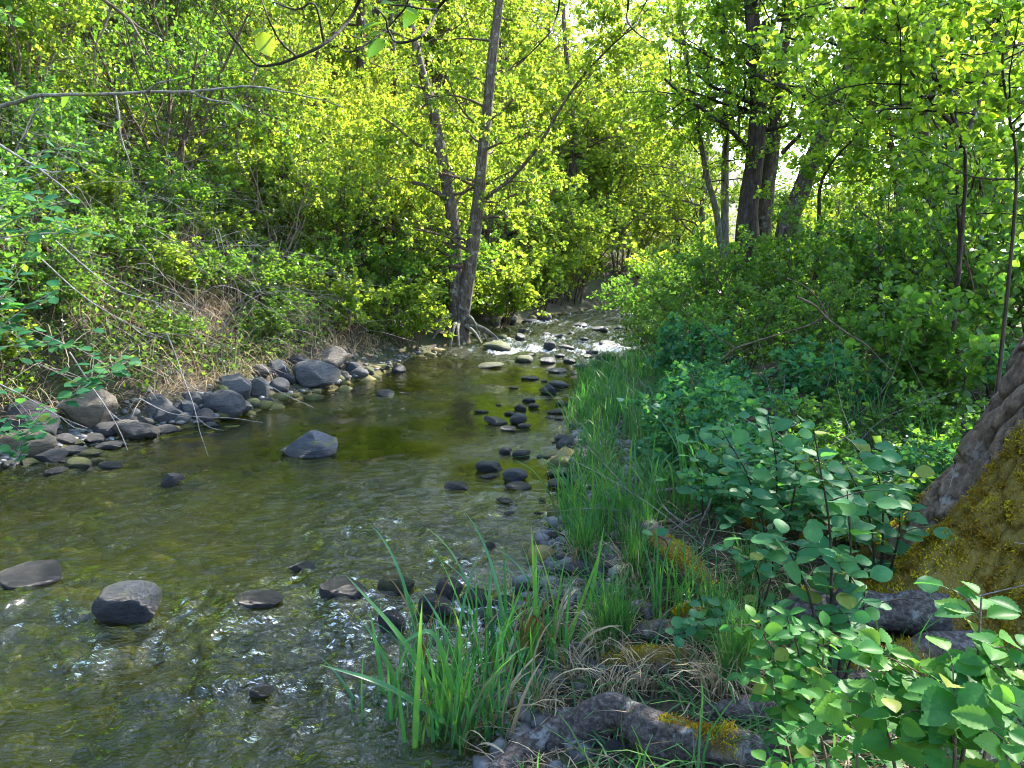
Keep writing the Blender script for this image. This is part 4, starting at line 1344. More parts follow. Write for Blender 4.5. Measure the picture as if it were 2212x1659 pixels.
def hanging(name, label, paths, y, r0, leaves=(), mat='twig_dark', cat='branch', mesh=None, r1=.0015):
    """paths in pixels at distance y; leaves: (base px, base py, tip px, tip py, facing)"""
    o0 = at_y(*paths[0][0], y)
    e = empty(name, o0, label, cat)
    for i, pix in enumerate(paths):
        mb = MB()
        pts = limb_path(pix, [y + .05 * math.sin(k * 1.3 + i) for k in range(len(pix))], max(8, len(pix) * 4)) - o0
        jit = np.random.default_rng(len(pix) + i).normal(0, r0 * .10, pts.shape)
        tube(mb, pts + jit, np.linspace(r0 * (1 if i == 0 else .6), r1, len(pts)), 5)
        mb.build('twig', M[mat], e)
    for (a, b, c, d, f) in leaves:
        p0, p1 = at_y(a, b, y) - o0, at_y(c, d, y - .02) - o0
        add_leaf(e, mesh or LEAF_A, p0 + (p1 - p0) * .0, p1 - p0, np.array([.3 * f, -1 + abs(f), f + .2]), np.linalg.norm(p1 - p0))
    return e


hanging('overhanging_twig', 'curved dark twig with one bright heart shaped leaf hanging at the top', [[(785, -20), (765, 25), (740, 60), (700, 95), (650, 120), (600, 138), (562, 142), (540, 128), (515, 95), (492, 65), (472, 30)], [(640, 122), (610, 95), (590, 62), (575, 30), (560, -15)], [(520, 100), (505, 85), (492, 68)], [(700, 95), (680, 10), (640, 20), (590, 5)]], 1.5, .004,
        [(565, 68, 582, 118, .1), (588, 62, 618, 55, .8), (560, 40, 535, 42, .9), (575, 20, 548, 8, .7), (577, 62, 545, 72, .9)], mesh=LEAF_H)
hanging('leafy_twig', 'dark alder twig with drooping leaves and small cones at the top', [[(970, -10), (945, 20), (933, 50), (912, 76), (880, 90), (855, 90), (846, 80), (837, 60), (832, 40), (815, 20)], [(837, 60), (860, 35), (878, 12), (885, -10)], [(838, 62), (800, 90), (770, 108), (750, 112), (735, 105)], [(943, 20), (905, 18), (880, 12), (845, 12)]], 1.5, .0035,
        [(832, 85, 792, 118, .35), (902, 20, 870, 55, .4), (826, 50, 775, 56, .85), (862, 18, 902, 22, .6), (838, 30, 862, 22, .7), (828, 72, 795, 72, .8), (850, 8, 820, 2, .6), (880, 8, 908, -2, .6)], mesh=LEAF_A)
e = bpy.data.objects['leafy_twig']
for (a, b) in [(812, 30), (806, 34), (816, 36)]:
    mb = MB()
    p0 = at_y(a, b - 16, 1.5) - np.array(e.location)
    p1 = at_y(a + 1, b, 1.5) - np.array(e.location)
    tube(mb, smooth_path([p0, (p0 + p1) / 2, p1], 6), [.001, .0025, .0032, .003, .002, .0008], 6)
    mb.build('cone', M['twig_dark'], e)
hanging('bare_twig', 'thin bare twig hanging in front of the twin trunk crown', [[(1210, -10), (1205, 25), (1197, 52), (1190, 68), (1168, 92), (1140, 120), (1110, 140)], [(1190, 68), (1175, 60), (1160, 62)]], 2.2, .0035)
hanging('forked_twig', 'bare forked twig hanging at the top right of the twin trunk crown', [[(1358, -10), (1356, 20), (1355, 43), (1366, 62), (1382, 76), (1402, 88)], [(1403, -10), (1385, 25), (1376, 50), (1366, 62), (1340, 82), (1310, 108)], [(1355, 43), (1348, 60), (1345, 72)]], 2.0, .0035)
hanging('long_bare_branch', 'long grey green branch reaching level across the upper left', [[(-60, 245), (0, 230), (40, 220), (80, 207), (150, 205), (247, 203), (317, 199), (413, 198), (493, 190), (547, 187), (620, 200), (690, 215), (740, 232)], [(247, 203), (255, 240), (262, 300), (280, 350), (290, 400)], [(317, 199), (340, 180), (380, 172)], [(413, 198), (450, 215), (500, 222)]], 4.2, .013, mat='bark_pale', r1=.003,
        leaves=[(560, 188, 590, 200, .6), (500, 222, 525, 240, .6), (380, 172, 402, 160, .7), (265, 260, 240, 285, .6), (150, 205, 130, 230, .5), (60, 212, 40, 190, .6), (690, 215, 715, 205, .7)])
hanging('upper_left_branch', 'thin brown branch slanting down from the top left', [[(205, -15), (240, 12), (277, 40), (298, 75), (320, 117), (335, 150)], [(277, 40), (300, 58), (330, 75), (370, 90)], [(240, 12), (225, 60), (205, 110), (203, 190)]], 5.0, .014, mat='twig', r1=.003)
hanging('pale_slanting_branch', 'pale dead branch slanting across the bush at the left edge', [[(-30, 300), (0, 313), (40, 338), (83, 363), (115, 388), (145, 412), (165, 440)], [(83, 363), (110, 372), (140, 368)]], 5.4, .012, mat='twig_grey', r1=.003)
for (pts, yy, lab) in [([(360, 720), (380, 770), (397, 820), (417, 873), (433, 936), (450, 985)], 6.0, 'pale drooping stem dipping into the water left of the pyramid boulder'),
                       ([(300, 860), (360, 890), (423, 900), (500, 903), (567, 913)], 6.9, 'pale twig lying out over the water past the rounded boulder'),
                       ([(560, 820), (617, 853), (660, 872), (698, 891)], 8.6, 'bare twig reaching over the water by the domed boulder'),
                       ([(150, 760), (195, 830), (233, 886), (258, 930), (276, 973)], 5.9, 'thin grey stem drooping over the gravel bar'),
                       ([(0, 830), (60, 860), (130, 900), (190, 925)], 5.6, 'grey twig slanting in front of the tan boulder'),
                       ([(90, 560), (180, 640), (280, 700), (380, 740)], 6.2, 'long grey twig slanting down over the left slope'),
                       ([(120, 520), (240, 620), (330, 650), (430, 690)], 6.6, 'second long grey twig above the one over the left slope')]:
    hanging('drooping_stem', lab, [pts, [pts[2], tuple(np.add(pts[2], (28, 22))), tuple(np.add(pts[2], (60, 30)))]], yy, .0065, mat='twig_grey', cat='stem', r1=.0025)
# dead branches on the right bank
hanging('dead_branch', 'long dead branch propped in the right bank bushes with a forked end', [[(1560, 775), (1590, 752), (1640, 735), (1690, 720), (1740, 705), (1770, 690), (1800, 680)], [(1590, 752), (1560, 735), (1530, 715), (1515, 690)], [(1740, 705), (1775, 690), (1790, 660)]], 6.4, .010, mat='twig', r1=.004)
hanging('arching_branch', 'bare arching branch crossing the long dead branch', [[(1720, 640), (1760, 660), (1790, 690), (1830, 720), (1870, 745), (1900, 775), (1925, 800)], [(1790, 690), (1770, 650), (1740, 620), (1700, 600)]], 5.4, .010, mat='twig', r1=.004)
hanging('broken_stick', 'pale broken stick lying over the dark boulder on the right bank', [[(1310, 1078), (1345, 1078), (1385, 1070), (1420, 1062), (1475, 1055), (1520, 1050)]], 4.3, .017, mat='twig_grey', cat='stick', r1=.012)
hanging('thin_stick', 'thin pale stick leaning up from the right bank floor', [[(1495, 1240), (1497, 1190), (1510, 1140), (1530, 1095), (1545, 1060), (1590, 1010)]], 3.6, .006, mat='twig_grey', cat='stick', r1=.003)

# ------------------------------------------------------------------ mossy tree at the right
MT = np.array([2.12, 3.0])
g0 = gz(*MT) - .12
nth, nz = 300, 190
th = np.linspace(0, 2 * math.pi, nth, endpoint=False)
zz = np.linspace(0, 2.7, nz)
TH, ZZ = np.meshgrid(th, zz)
R0 = .35 + .33 * np.exp(-ZZ / .32) + .02 * np.sin(TH * 2 + 1)
for ang, w, aa in ((math.radians(196), .30, .42), (math.radians(245), .22, .26), (math.radians(300), .3, .3), (math.radians(150), .3, .3), (math.radians(60), .3, .3)):
    dth = np.angle(np.exp(1j * (TH - ang)))
    R0 = R0 + aa * np.exp(-(dth / w) ** 2) * np.exp(-ZZ / .26)
u_, v_ = np.cos(TH) * 3.0, np.sin(TH) * 3.0
warp = .35 * fbm(u_ * 1.5, v_ * 1.5, ZZ * 4, seed=51, octv=3)
f1, f2, cid = cells(TH * .42 / .10 + warp * 2.2, ZZ / .24 + warp * 1.8 + .3 * TH, seed=52)
plate = sstep(.01, .20, f2 - f1)
lump = fbm(u_, v_, ZZ * 2.2, seed=53, octv=4)
mossm = fbm(u_ * .55 + 1.7, v_ * .55, ZZ * 1.25, seed=54, octv=4)
dth = np.angle(np.exp(1j * (TH - math.radians(188) - .52 * (ZZ - .3))))
band = sstep(.22, -.05, np.abs(dth) - .12) + .62 * sstep(-.1, .15, dth) * sstep(1.45, .85, ZZ) * (dth < 1.6)
moss = sstep(.0, .22, mossm * .8 + 1.05 * band - .50 + .30 * np.exp(-ZZ / .25))
RR = R0 + .036 * plate * (.35 + 1.2 * cid) + .03 * lump + .012 * fbm(u_ * 5, v_ * 5, ZZ * 12, seed=55, octv=3) + .012 * moss
lean = np.stack([.275 * ZZ ** 1.0, .03 * ZZ], -1)
cx, cyy = lean[..., 0] + .10 * sstep(.3, 1.6, ZZ), lean[..., 1]
V = np.stack([cx + RR * np.cos(TH), cyy + RR * np.sin(TH), ZZ], -1)
mt = empty('mossy_tree', (MT[0], MT[1], g0), 'massive old tree trunk with plated bark and ochre moss at the right edge', 'tree')
mb = MB()
i = np.arange(nz - 1)[:, None] * nth
j = np.arange(nth)[None, :]
j2 = (j + 1) % nth
mb.add(V.reshape(-1, 3), np.stack([i + j, i + j2, i + nth + j2, i + nth + j], -1).reshape(-1, 4))
mb.build('trunk', M['bark_big'], mt, attrs={'moss': (moss * .9).ravel()})
# moss tufts standing on the bark
Vn = norm(np.cross(np.roll(V, -1, 1) - V, np.gradient(V, axis=0)))
mr = np.random.default_rng(61)


def moss_tufts(Vs, Ns, prob, n, length, mat='moss'):
    """many tiny shoots on a surface"""
    w = prob / prob.sum()
    k = mr.choice(len(Vs), n, p=w)
    P = Vs[k] + mr.normal(0, .007, (n, 3)) - Ns[k] * .003
    D = norm(Ns[k] + mr.normal(0, .55, (n, 3)) + np.array([0, 0, .25]))
    mb = MB()
    place_leaves(mb, P - D * .004, D, mr.normal(size=(n, 3)), length * mr.uniform(.5, 1.3, n) * (1 + .7 * fbm(P[:, 0] * 22, P[:, 1] * 22, P[:, 2] * 22, seed=3, octv=2)), LEAF2, np.full(n, .45))
    return mb


face = (np.cos(TH - math.radians(235)) > -.35)
mo = moss_tufts(V.reshape(-1, 3), Vn.reshape(-1, 3), (moss ** 2 * face * (ZZ < 1.9)).ravel() + 1e-9, 60000, .0165).build('moss', M['moss'], mt)
tag(mo, 'ochre and yellow green moss cushion on the bark', kind='stuff')
# upper trunk and crown overhead
pu = Plant(341)
mb = MB()
upper = smooth_path([(.275 * 2.6 + .10, .08, 2.6), (1.25, .15, 4.2), (2.0, .3, 6.2), (2.2, .4, 8.5)], 20)
bark_tube(mb, upper, np.linspace(.365, .16, 20), 18, 9)
mb.build('upper_trunk', M['bark_big'], mt)
for k in range(13):
    t = pu.r.uniform(.3, 1)
    q = upper[int(t * 19)]
    a = pu.r.uniform(0, 6.28)
    pu.branch(q, np.array([math.cos(a), math.sin(a), .45]), pu.r.uniform(1.8, 3.2), .06, 0, dict(SP_BIG, nch=(6, 4), nleaf=7, leaf=.085))
link('branches', pu.wood_mesh(M['twig_dark']), mt)
link('crown', pu.leaf_mesh(M['leaf_mid']), mt)


# roots on the ground in front of the tree
def root(parent, off, pix, zh, r0, r1, seed, mossy=.5, n=60, sides=22):
    pts = []
    for (px, py), h in zip(pix, zh):
        pts.append(hit(px, py, h - .015, True))
    path = smooth_path(pts, n)
    m2 = MB()
    R = np.linspace(r0, r1, n) * (1 + .18 * fbm(np.linspace(0, 6, n), np.zeros(n), seed=seed, octv=3))
    tube(m2, path, R, sides)
    V = m2.v[0].astype(float).reshape(n, sides, 3)
    d = V - path[:, None]
    tt = np.arange(sides) * 6.283 / sides
    s = np.linspace(0, 1, n)[:, None] * np.linalg.norm(np.diff(path, axis=0), axis=1).sum()
    k = fbm(np.cos(tt)[None] * 2 + 0 * s, np.sin(tt)[None] * 2 + 0 * s, s * 5 + 0 * tt[None], seed=seed)
    k2 = fbm(np.cos(tt)[None] * 7 + 0 * s, np.sin(tt)[None] * 7 + 0 * s, s * 9 + 0 * tt[None], seed=seed + 1, octv=3)
    V = path[:, None] + d * (1 + .11 * k + .10 * k2)[..., None] - off
    Nn = norm(d).reshape(-1, 3)
    ms = sstep(.05, .45, fbm(V[..., 0] * 3.2, V[..., 1] * 3.2, V[..., 2] * 3, seed=seed + 7) + mossy - .45) * sstep(-.1, .5, norm(d)[..., 2])
    mb = MB()
    mb.add(V.reshape(-1, 3), m2.f[0])
    return mb, ms, V.reshape(-1, 3), Nn


off = np.array([MT[0], MT[1], g0])
for k, (pix, zh, r0, r1, mo_, n_t) in enumerate([
        ([(2050, 1330), (1880, 1322), (1800, 1318), (1720, 1318), (1650, 1330)], (.16, .12, .08, .06, .0), .10, .045, .75, 2600),
        ([(2120, 1400), (1960, 1440), (1880, 1470), (1820, 1520), (1790, 1570)], (.12, .06, .03, .0, -.03), .085, .04, .8, 2200),
        ([(1900, 1475), (1760, 1490), (1690, 1520), (1600, 1540), (1530, 1545)], (.06, .05, .04, .03, .01), .055, .04, .5, 900)]):
    mb, ms, vv, nn = root(mt, off, pix, zh, r0, r1, 400 + k, mo_)
    ro_ = mb.build('root', M['root'], mt, attrs={'moss': (ms * .85).ravel()})
    t_ = moss_tufts(vv, nn, ms.ravel() ** 2 + 1e-9, n_t * 3, .012).build('moss', M['moss'], ro_)
    tag(t_, kind='stuff')
for k, (pix, zh, r0, r1, mo_, n_t, nm, lab) in enumerate([
        ([(1075, 1690), (1130, 1630), (1200, 1592), (1260, 1568), (1320, 1535), (1362, 1548), (1420, 1590), (1490, 1612), (1570, 1618), (1660, 1640)], (.02, .03, .05, .06, .09, .09, .06, .05, .04, .0), .060, .066, .42, 1100, 'driftwood_log', 'bent weathered grey log with moss patches lying at the bottom of the photo'),
        ([(1345, 1110), (1395, 1140), (1440, 1185), (1480, 1225), (1530, 1275)], (.05, .10, .11, .08, .0), .050, .062, .35, 1300, 'mossy_log', 'leaning dark log with moss tufts at the right water edge'),
        ([(1335, 1325), (1375, 1318), (1410, 1325), (1440, 1345)], (.02, .05, .05, .0), .04, .035, .3, 250, 'root_loop', 'short arched grey root right of the fine grass tuft'),
        ([(1350, 1385), (1390, 1368), (1440, 1362), (1500, 1362)], (.0, .05, .05, .02), .035, .045, .3, 250, 'grey_root', 'pale grey root below the arched root'),
        ([(1330, 1440), (1380, 1432), (1430, 1425), (1480, 1440)], (.0, .05, .06, .01), .055, .05, .95, 900, 'moss_topped_root', 'root with a bright moss cushion in the dead grass at the bottom'),
        ([(1400, 905), (1470, 880), (1540, 892), (1640, 915), (1720, 905)], (.0, .1, .14, .12, .1), .06, .05, .7, 700, 'rotting_log', 'rotting log with ochre moss half buried in the right bank undergrowth'),
        ([(1760, 985), (1830, 990), (1900, 985), (1960, 1000)], (.05, .1, .1, .05), .03, .025, .2, 100, 'fallen_limb', 'thin fallen limb lying behind the round leaved shrub')]):
    p0 = at_z(*pix[0], .1)
    e = empty(nm, p0, lab, 'log' if 'log' in nm else ('root' if 'root' in nm else 'branch'))
    mb, ms, vv, nn = root(e, p0, pix, zh, r0, r1, 500 + k * 9, mo_)
    b_ = mb.build('wood', M['root'], e, attrs={'moss': (ms * .85).ravel()})
    t_ = moss_tufts(vv, nn, ms.ravel() ** 2 + 1e-9, n_t * 3, .011).build('moss', M['moss'], e)
    tag(t_, kind='stuff')
# moss cushions on the floor of the right bank
for k, (px, py, w, lab) in enumerate([(1640, 1130, 70, 'dome of ochre moss under the round leaved shrub'), (1755, 1180, 60, 'ochre moss cushion between the round leaves'), (1488, 1330, 60, 'yellow green moss cushion beside the arched root'), (1840, 1160, 50, 'small moss cushion left of the mossy trunk')]):
    p = hit(px, py, .03, True)
    W = size_at(w, p[1])
    r = np.random.default_rng(900 + k)
    bm = bmesh.new()
    bmesh.ops.create_icosphere(bm, subdivisions=3, radius=1)
    Vv = np.array([v.co[:] for v in bm.verts])
    Ff = np.array([[v.index for v in f.verts] for f in bm.faces])
    bm.free()
    Vv = Vv * (1 + .2 * fbm(Vv[:, 0] * 2, Vv[:, 1] * 2, Vv[:, 2] * 2, seed=k))[:, None] * np.array([W / 2, W / 2.4, W * .32])
    e = empty('moss_cushion', p, lab, 'moss')
    mb = MB()
    mb.add(Vv, Ff)
    mb.build('mound', M['root'], e, attrs={'moss': np.ones(len(Vv))})
    tag(moss_tufts(Vv, norm(Vv), np.maximum(Vv[:, 2], 0) + 1e-9, 5000, .012).build('moss', M['moss'], e), kind='stuff')

# ------------------------------------------------------------------ grass and reeds
def blade(L, W, bend, seed, n=9, fold=.25, kink=None, tip=1.0):
    """one arching strap leaf, rooted at the origin, bending towards +y"""
    r = np.random.default_rng(seed)
    a = r.uniform(.02, .12)
    pts = [np.zeros(3)]
    for k in range(n - 1):
        t = (k + 1) / (n - 1)
        a += bend * (t ** 1.6) * 2.2 / (n - 1)
        if kink and abs(t - kink) < .5 / (n - 1):
            a += 1.5
        pts.append(pts[-1] + np.array([r.normal(0, .01) * L, math.sin(a), math.cos(a)]) * L / (n - 1))
    pts = np.array(pts)
    t = np.linspace(0, 1, n)
    w = W / 2 * np.minimum(1, .45 + 2.2 * t) * (1 - t ** (2.6 * tip)) ** .8 + .0004
    T = norm(np.gradient(pts, axis=0))
    X = np.tile([1.0, 0, 0], (n, 1))
    tw = r.uniform(-.6, .6) * t
    Nn = norm(np.cross(X, T))
    X = X * np.cos(tw)[:, None] + Nn * np.sin(tw)[:, None]
    Nn = norm(np.cross(X, T))
    Lf = pts - X * w[:, None] + Nn * (w * fold)[:, None]
    Rt = pts + X * w[:, None] + Nn * (w * fold)[:, None]
    V = np.stack([Lf, pts, Rt], 1).reshape(-1, 3)
    F = []
    for k in range(n - 1):
        b = k * 3
        F += [[b, b + 1, b + 4, b + 3], [b + 1, b + 2, b + 5, b + 4]]
    return V, np.array(F)


REED = []
for k in range(16):
    mb = MB()
    rr_ = np.random.default_rng(600 + k)
    L = rr_.uniform(.5, .95)
    V, F = blade(L, rr_.uniform(.016, .028), [.12, .3, .55, .9, 1.4, .2, .4, 1.0][k % 8], 600 + k, 11, kink=.55 if k == 7 else None)
    mb.add(V, F)
    REED.append(mb.mesh('blade', M['reed']))
STRAW = []
for k in range(4):
    mb = MB()
    V, F = blade(.4, .014, [1.2, 1.5, .9, 1.8][k], 640 + k, 9)
    mb.add(V, F)
    STRAW.append(mb.mesh('dry_blade', M['dry']))

gr = np.random.default_rng(88)


def spot(px, py, dz=0.0):
    return hit(px, py, dz, True)


REEDS = [(830, 1668, 12, .85, 'reed clump standing in the water at the bottom left of the reeds', 4), (900, 1620, 16, .95, 'thick reed clump with a blade bent over the water', 5), (960, 1655, 18, 1.0, 'densest tall reed clump at the bottom middle of the photo', 2),
         (1010, 1600, 15, .9, 'reed clump with dry brown leaves at its foot', 0), (1075, 1470, 16, 1.0, 'upright bright reed clump at the riffle stones', 1), (1030, 1520, 12, .9, 'reed clump between the bottom reeds and the riffle stones', 3), (1150, 1440, 12, .85, 'reed clump arching over the grey stones', 6),
         (1210, 1420, 10, .85, 'reed clump next to the fine grass tuft', 7), (1110, 1560, 10, .75, 'short reed clump behind the driftwood log', 3), (930, 1500, 12, .9, 'reed clump in the riffle water left of the upright one', 5), (1045, 1650, 12, .8, 'reed clump left of the driftwood log end', 2), (1180, 1480, 9, .8, 'reed clump left of the fine grass tuft', 1), (870, 1560, 8, .8, 'thin reed clump leaning left over the near water', 4)]
for (px, py, n, sc_, lab, sd) in REEDS:
    p = spot(px, py)
    p[2] -= .03
    e = empty('reed_clump', p, lab, 'reeds', 'tall reeds at the near water edge')
    for k in range(int(n * 1.6)):
        a = gr.uniform(0, 6.28)
        d = .13 * math.sqrt(gr.random())
        o = link('blade', REED[int(gr.integers(16))], e)
        o.location = (d * math.cos(a), d * math.sin(a), 0)
        o.rotation_euler = (gr.normal(0, .10), gr.normal(0, .10), a + gr.normal(0, 1.0))
        s = sc_ * gr.uniform(.45, .95)
        o.scale = (s, s, s)
    if True:
        for k in range(9 if px in (1010, 1075, 960) else 4):
            o = link('dry_blade', STRAW[int(gr.integers(4))], e)
            o.location = (.08, .0, .05)
            o.rotation_euler = (gr.normal(0, .2), gr.normal(0, .2), gr.uniform(-2.6, -.4))
            s = gr.uniform(.6, 1.1)
            o.scale = (s, s, s)
LONG = [o for o in bpy.data.objects if o.get('label') == 'thick reed clump with a blade bent over the water'][0]
# single long blades reaching out over the water
for (x0, y0, x1, y1, x2, y2, lab) in [(940, 1490, 860, 1370, 745, 1240, 'long single reed blade slanting up to the left over the riffle'), (960, 1560, 830, 1480, 690, 1435, 'broad reed blade reaching left over the near water'),
                                      (980, 1500, 935, 1370, 865, 1390, 'folded reed blade bent sharply at its middle')]:
    pa, pb, pc = at_y(x0, y0, 2.55), at_y(x1, y1, 2.5), at_y(x2, y2, 2.45)
    path = smooth_path([pa, pb, pc], 14) - pa
    t = np.linspace(0, 1, 14)
    w = .011 * (1 - t ** 2.5) + .0005
    T = norm(np.gradient(path, axis=0))
    X = norm(np.cross(T, np.array([.2, -.5, .8])))
    Nn = np.cross(X, T)
    V = np.stack([path - X * w[:, None] + Nn * (w * .3)[:, None], path, path + X * w[:, None] + Nn * (w * .3)[:, None]], 1).reshape(-1, 3)
    F = [[k * 3 + q, k * 3 + q + 1, k * 3 + q + 4, k * 3 + q + 3] for k in range(13) for q in (0, 1)]
    mb = MB()
    mb.add(V, F)
    o = mb.build('blade', M['reed'], LONG)
    o.location = pa - np.array(LONG.location)
    o['label'] = lab


def tuft_mesh(seed, n, L, W, spread, mat, bend=(.2, 1.1), seg=6):
    r = np.random.default_rng(seed)
    mb = MB()
    for k in range(n):
        V, F = blade(L * r.uniform(.5, 1.1), W * r.uniform(.7, 1.3), r.uniform(*bend), int(r.integers(1e6)), seg)
        a = r.uniform(0, 6.28)
        c, s = math.cos(a), math.sin(a)
        tl = r.normal(0, .12)
        V = V + 0
        V[:, 1] += V[:, 2] * tl
        q = spread * math.sqrt(r.random())
        b = r.uniform(0, 6.28)
        V = np.stack([V[:, 0] * c - V[:, 1] * s + q * math.cos(b), V[:, 0] * s + V[:, 1] * c + q * math.sin(b), V[:, 2]], 1)
        mb.add(V, F)
    return mb.mesh('blades', M[mat])


TG = [tuft_mesh(700 + k, 44, .62, [.006, .009, .012, .008][k], .14, 'grass', (.3, 1.9), 7) for k in range(4)]
TF = [tuft_mesh(710 + k, 150, .42, .0035, .05, 'grass', (.15, .9), 6) for k in range(2)]
TD = [tuft_mesh(720 + k, 70, .30, .004, .07, 'dry', (.9, 2.2), 6) for k in range(3)]
# waterside grass, a clump at a time
GS = []
for _ in range(3000):
    y = gr.uniform(3.9, 10.6)
    d = abs(gr.normal(.1, .42)) + .02
    x = float(xr(y)) + d
    if y > 9.6 and d > .5 or d > 1.1 or any((x - a) ** 2 + (y - b) ** 2 < .27 ** 2 for a, b in GS):
        continue
    GS.append((x, y))
    if len(GS) >= 58:
        break
for i, (x, y) in enumerate(sorted(GS, key=lambda q: q[1])):
    e = empty('grass_clump', (x, y, gz(x, y) - .02), 'clump of arching waterside grass on the right bank, %s counting upstream' % ordinal(i), 'grass', 'clumps of waterside grass')
    s = gr.uniform(.55, .95)
    e.scale = (s * 1.15, s * 1.15, s * gr.uniform(.85, 1.15))
    e.rotation_euler = (0, 0, gr.uniform(0, 6.28))
    link('blades', TG[int(gr.integers(4))], e)
# fine tufts near the camera
for (px, py, s, lab, kd) in [(1312, 1420, 1.0, 'dense tuft of fine upright grass with a straw coloured base', 1), (1335, 1405, .8, 'smaller fine grass tuft right behind the dense one', 1), (1600, 1480, .85, 'loose tuft of fine grass left of the toothed leaf shrub', 1), (1575, 1500, .7, 'short thin grass beside the loose fine tuft', 1),
                             (1260, 1230, .9, 'feathery grass at the water edge in front of the wide dark stone', 1), (1390, 1180, .8, 'fine grass around the leaning dark log', 1), (1470, 1050, .9, 'fine grass behind the pale broken stick', 1), (1870, 960, 1.0, 'clump of broad bright grass left of the mossy trunk', 0), (1800, 920, .8, 'broad grass beside the bright clump left of the mossy trunk', 0), (1440, 1010, .8, 'grass clump at the foot of the round leaved shrub', 0), (1990, 1000, .7, 'grass tuft against the mossy trunk', 0), (1370, 1260, .85, 'grass tuft on the near side of the leaning dark log', 1), (1450, 1340, .7, 'grass tuft below the leaning dark log', 0), (1545, 1390, .8, 'grass tuft between the round leaf sprigs', 1), (1300, 1190, .8, 'grass tuft at the water end of the leaning dark log', 0), (1330, 1130, .75, 'grass tuft among the cobbles by the dark boulder', 0), (1430, 1130, .8, 'grass tuft between the broken stick and the leaning log', 0), (1620, 1290, .75, 'grass tuft behind the round leaf sprig', 1)]:
    p = spot(px, py)
    e = empty('grass_tuft', p - np.array([0, 0, .02]), lab, 'grass')
    e.scale = (s, s, s)
    e.rotation_euler = (0, 0, gr.uniform(0, 6.28))
    link('blades', (TF if kd else TG)[int(gr.integers(2))], e)
    if kd:
        link('dry_blades', TD[int(gr.integers(3))], e)
for (px, py, s, lab) in [(1250, 1480, 1.0, 'straw tuft left of the moss topped root'), (1400, 1480, 1.0, 'flattened straw in front of the moss topped root'), (1560, 1500, 1.1, 'straw tuft at the foot of the fine grass'), (1330, 1500, .9, 'dry grass above the driftwood log'), (1500, 1450, .9, 'dry grass right of the moss topped root'), (1180, 1530, .9, 'dry grass behind the driftwood log'), (1620, 1420, .9, 'dry grass left of the toothed leaf shrub'), (1290, 1010, 1.2, 'yellowing grass tuft at the water edge')]:
    p = spot(px, py)
    e = empty('straw_tuft', p - np.array([0, 0, .01]), lab, 'grass')
    e.scale = (s, s, s * .7)
    e.rotation_euler = (0, 0, gr.uniform(0, 6.28))
    link('dry_blades', TD[int(gr.integers(3))], e)


# ------------------------------------------------------------------ loose cover: beyond counting
def scatter_cover(n, pos, size, tpl, mat, seed, name, label, up=.6, lift=0.0, width=1.0, flat=.5):
    r = np.random.default_rng(seed)
    P = pos(n, r)
    n = len(P)
    D = norm(np.stack([r.normal(size=n), r.normal(size=n), r.normal(0, flat, n)], 1))
    Nn = norm(r.normal(size=(n, 3)) * .6 + UP * up)
    mb = MB()
    P = P + np.array([0, 0, 1.0]) * (lift * r.random(n) ** 1.5)[:, None]
    place_leaves(mb, P, D, Nn, size * r.uniform(.6, 1.4, n), tpl, np.full(n, width))
    return tag(mb.build(name, M[mat]), label, kind='stuff')


def blades_cover(n, pos, L, W, mat, seed, name, label, lay=.7, bendr=(.6, 1.8)):
    """arching dry stalks lying over one another"""
    r = np.random.default_rng(seed)
    P = pos(n, r)
    n = len(P)
    a = r.uniform(0, 6.28, n)
    el = np.abs(r.normal(0, lay, n)) + .08
    d = np.stack([np.cos(a) * np.cos(el), np.sin(a) * np.cos(el), np.sin(el)], 1)
    Ls = L * r.uniform(.4, 1.3, n)
    bd = r.uniform(*bendr, n)
    sd = norm(np.cross(d, UP))
    cur = [P]
    k = 4
    dd = d.copy()
    for q in range(k):
        cur.append(cur[-1] + dd * (Ls / k)[:, None])
        dd = norm(dd + (np.array([0, 0, -1.0]) * (bd / k)[:, None]) + r.normal(0, .12, dd.shape))
    mb = MB()
    pts = np.stack(cur, 1)
    w = W * np.array([.8, 1, .9, .7, .15])
    V = np.stack([pts - sd[:, None] * w[None, :, None], pts + sd[:, None] * w[None, :, None]], 2)
    V = V.reshape(n, -1, 3)
    f = np.array([[2 * q, 2 * q + 1, 2 * q + 3, 2 * q + 2] for q in range(k)])
    mb.add(V.reshape(-1, 3), (f[None] + (np.arange(n) * (2 * (k + 1)))[:, None, None]).reshape(-1, 4))
    return tag(mb.build(name, M[mat]), label, kind='stuff')


def left_slope(lo, hi, y0, y1, patch=None, thr=0.0):
    def f(n, r):
        y = r.uniform(y0, y1, n)
        dl = lo + (hi - lo) * r.random(n)
        x = xl(y) - dl
        if patch is not None:
            keep = fbm(x * .8, y * .8, seed=patch, octv=3) > thr
            x, y = x[keep], y[keep]
        return np.stack([x, y, ground_z(x, y)], 1)
    return f


def right_bank(lo, hi, y0, y1, patch=None, thr=0.0):
    def f(n, r):
        y = y0 + (y1 - y0) * r.random(n) ** 1.3
        x = xr(y) + lo + (hi - lo) * r.random(n)
        if patch is not None:
            keep = fbm(x * 1.3, y * 1.3, seed=patch, octv=3) > thr
            x, y = x[keep], y[keep]
        return np.stack([x, y, ground_z(x, y)], 1)
    return f


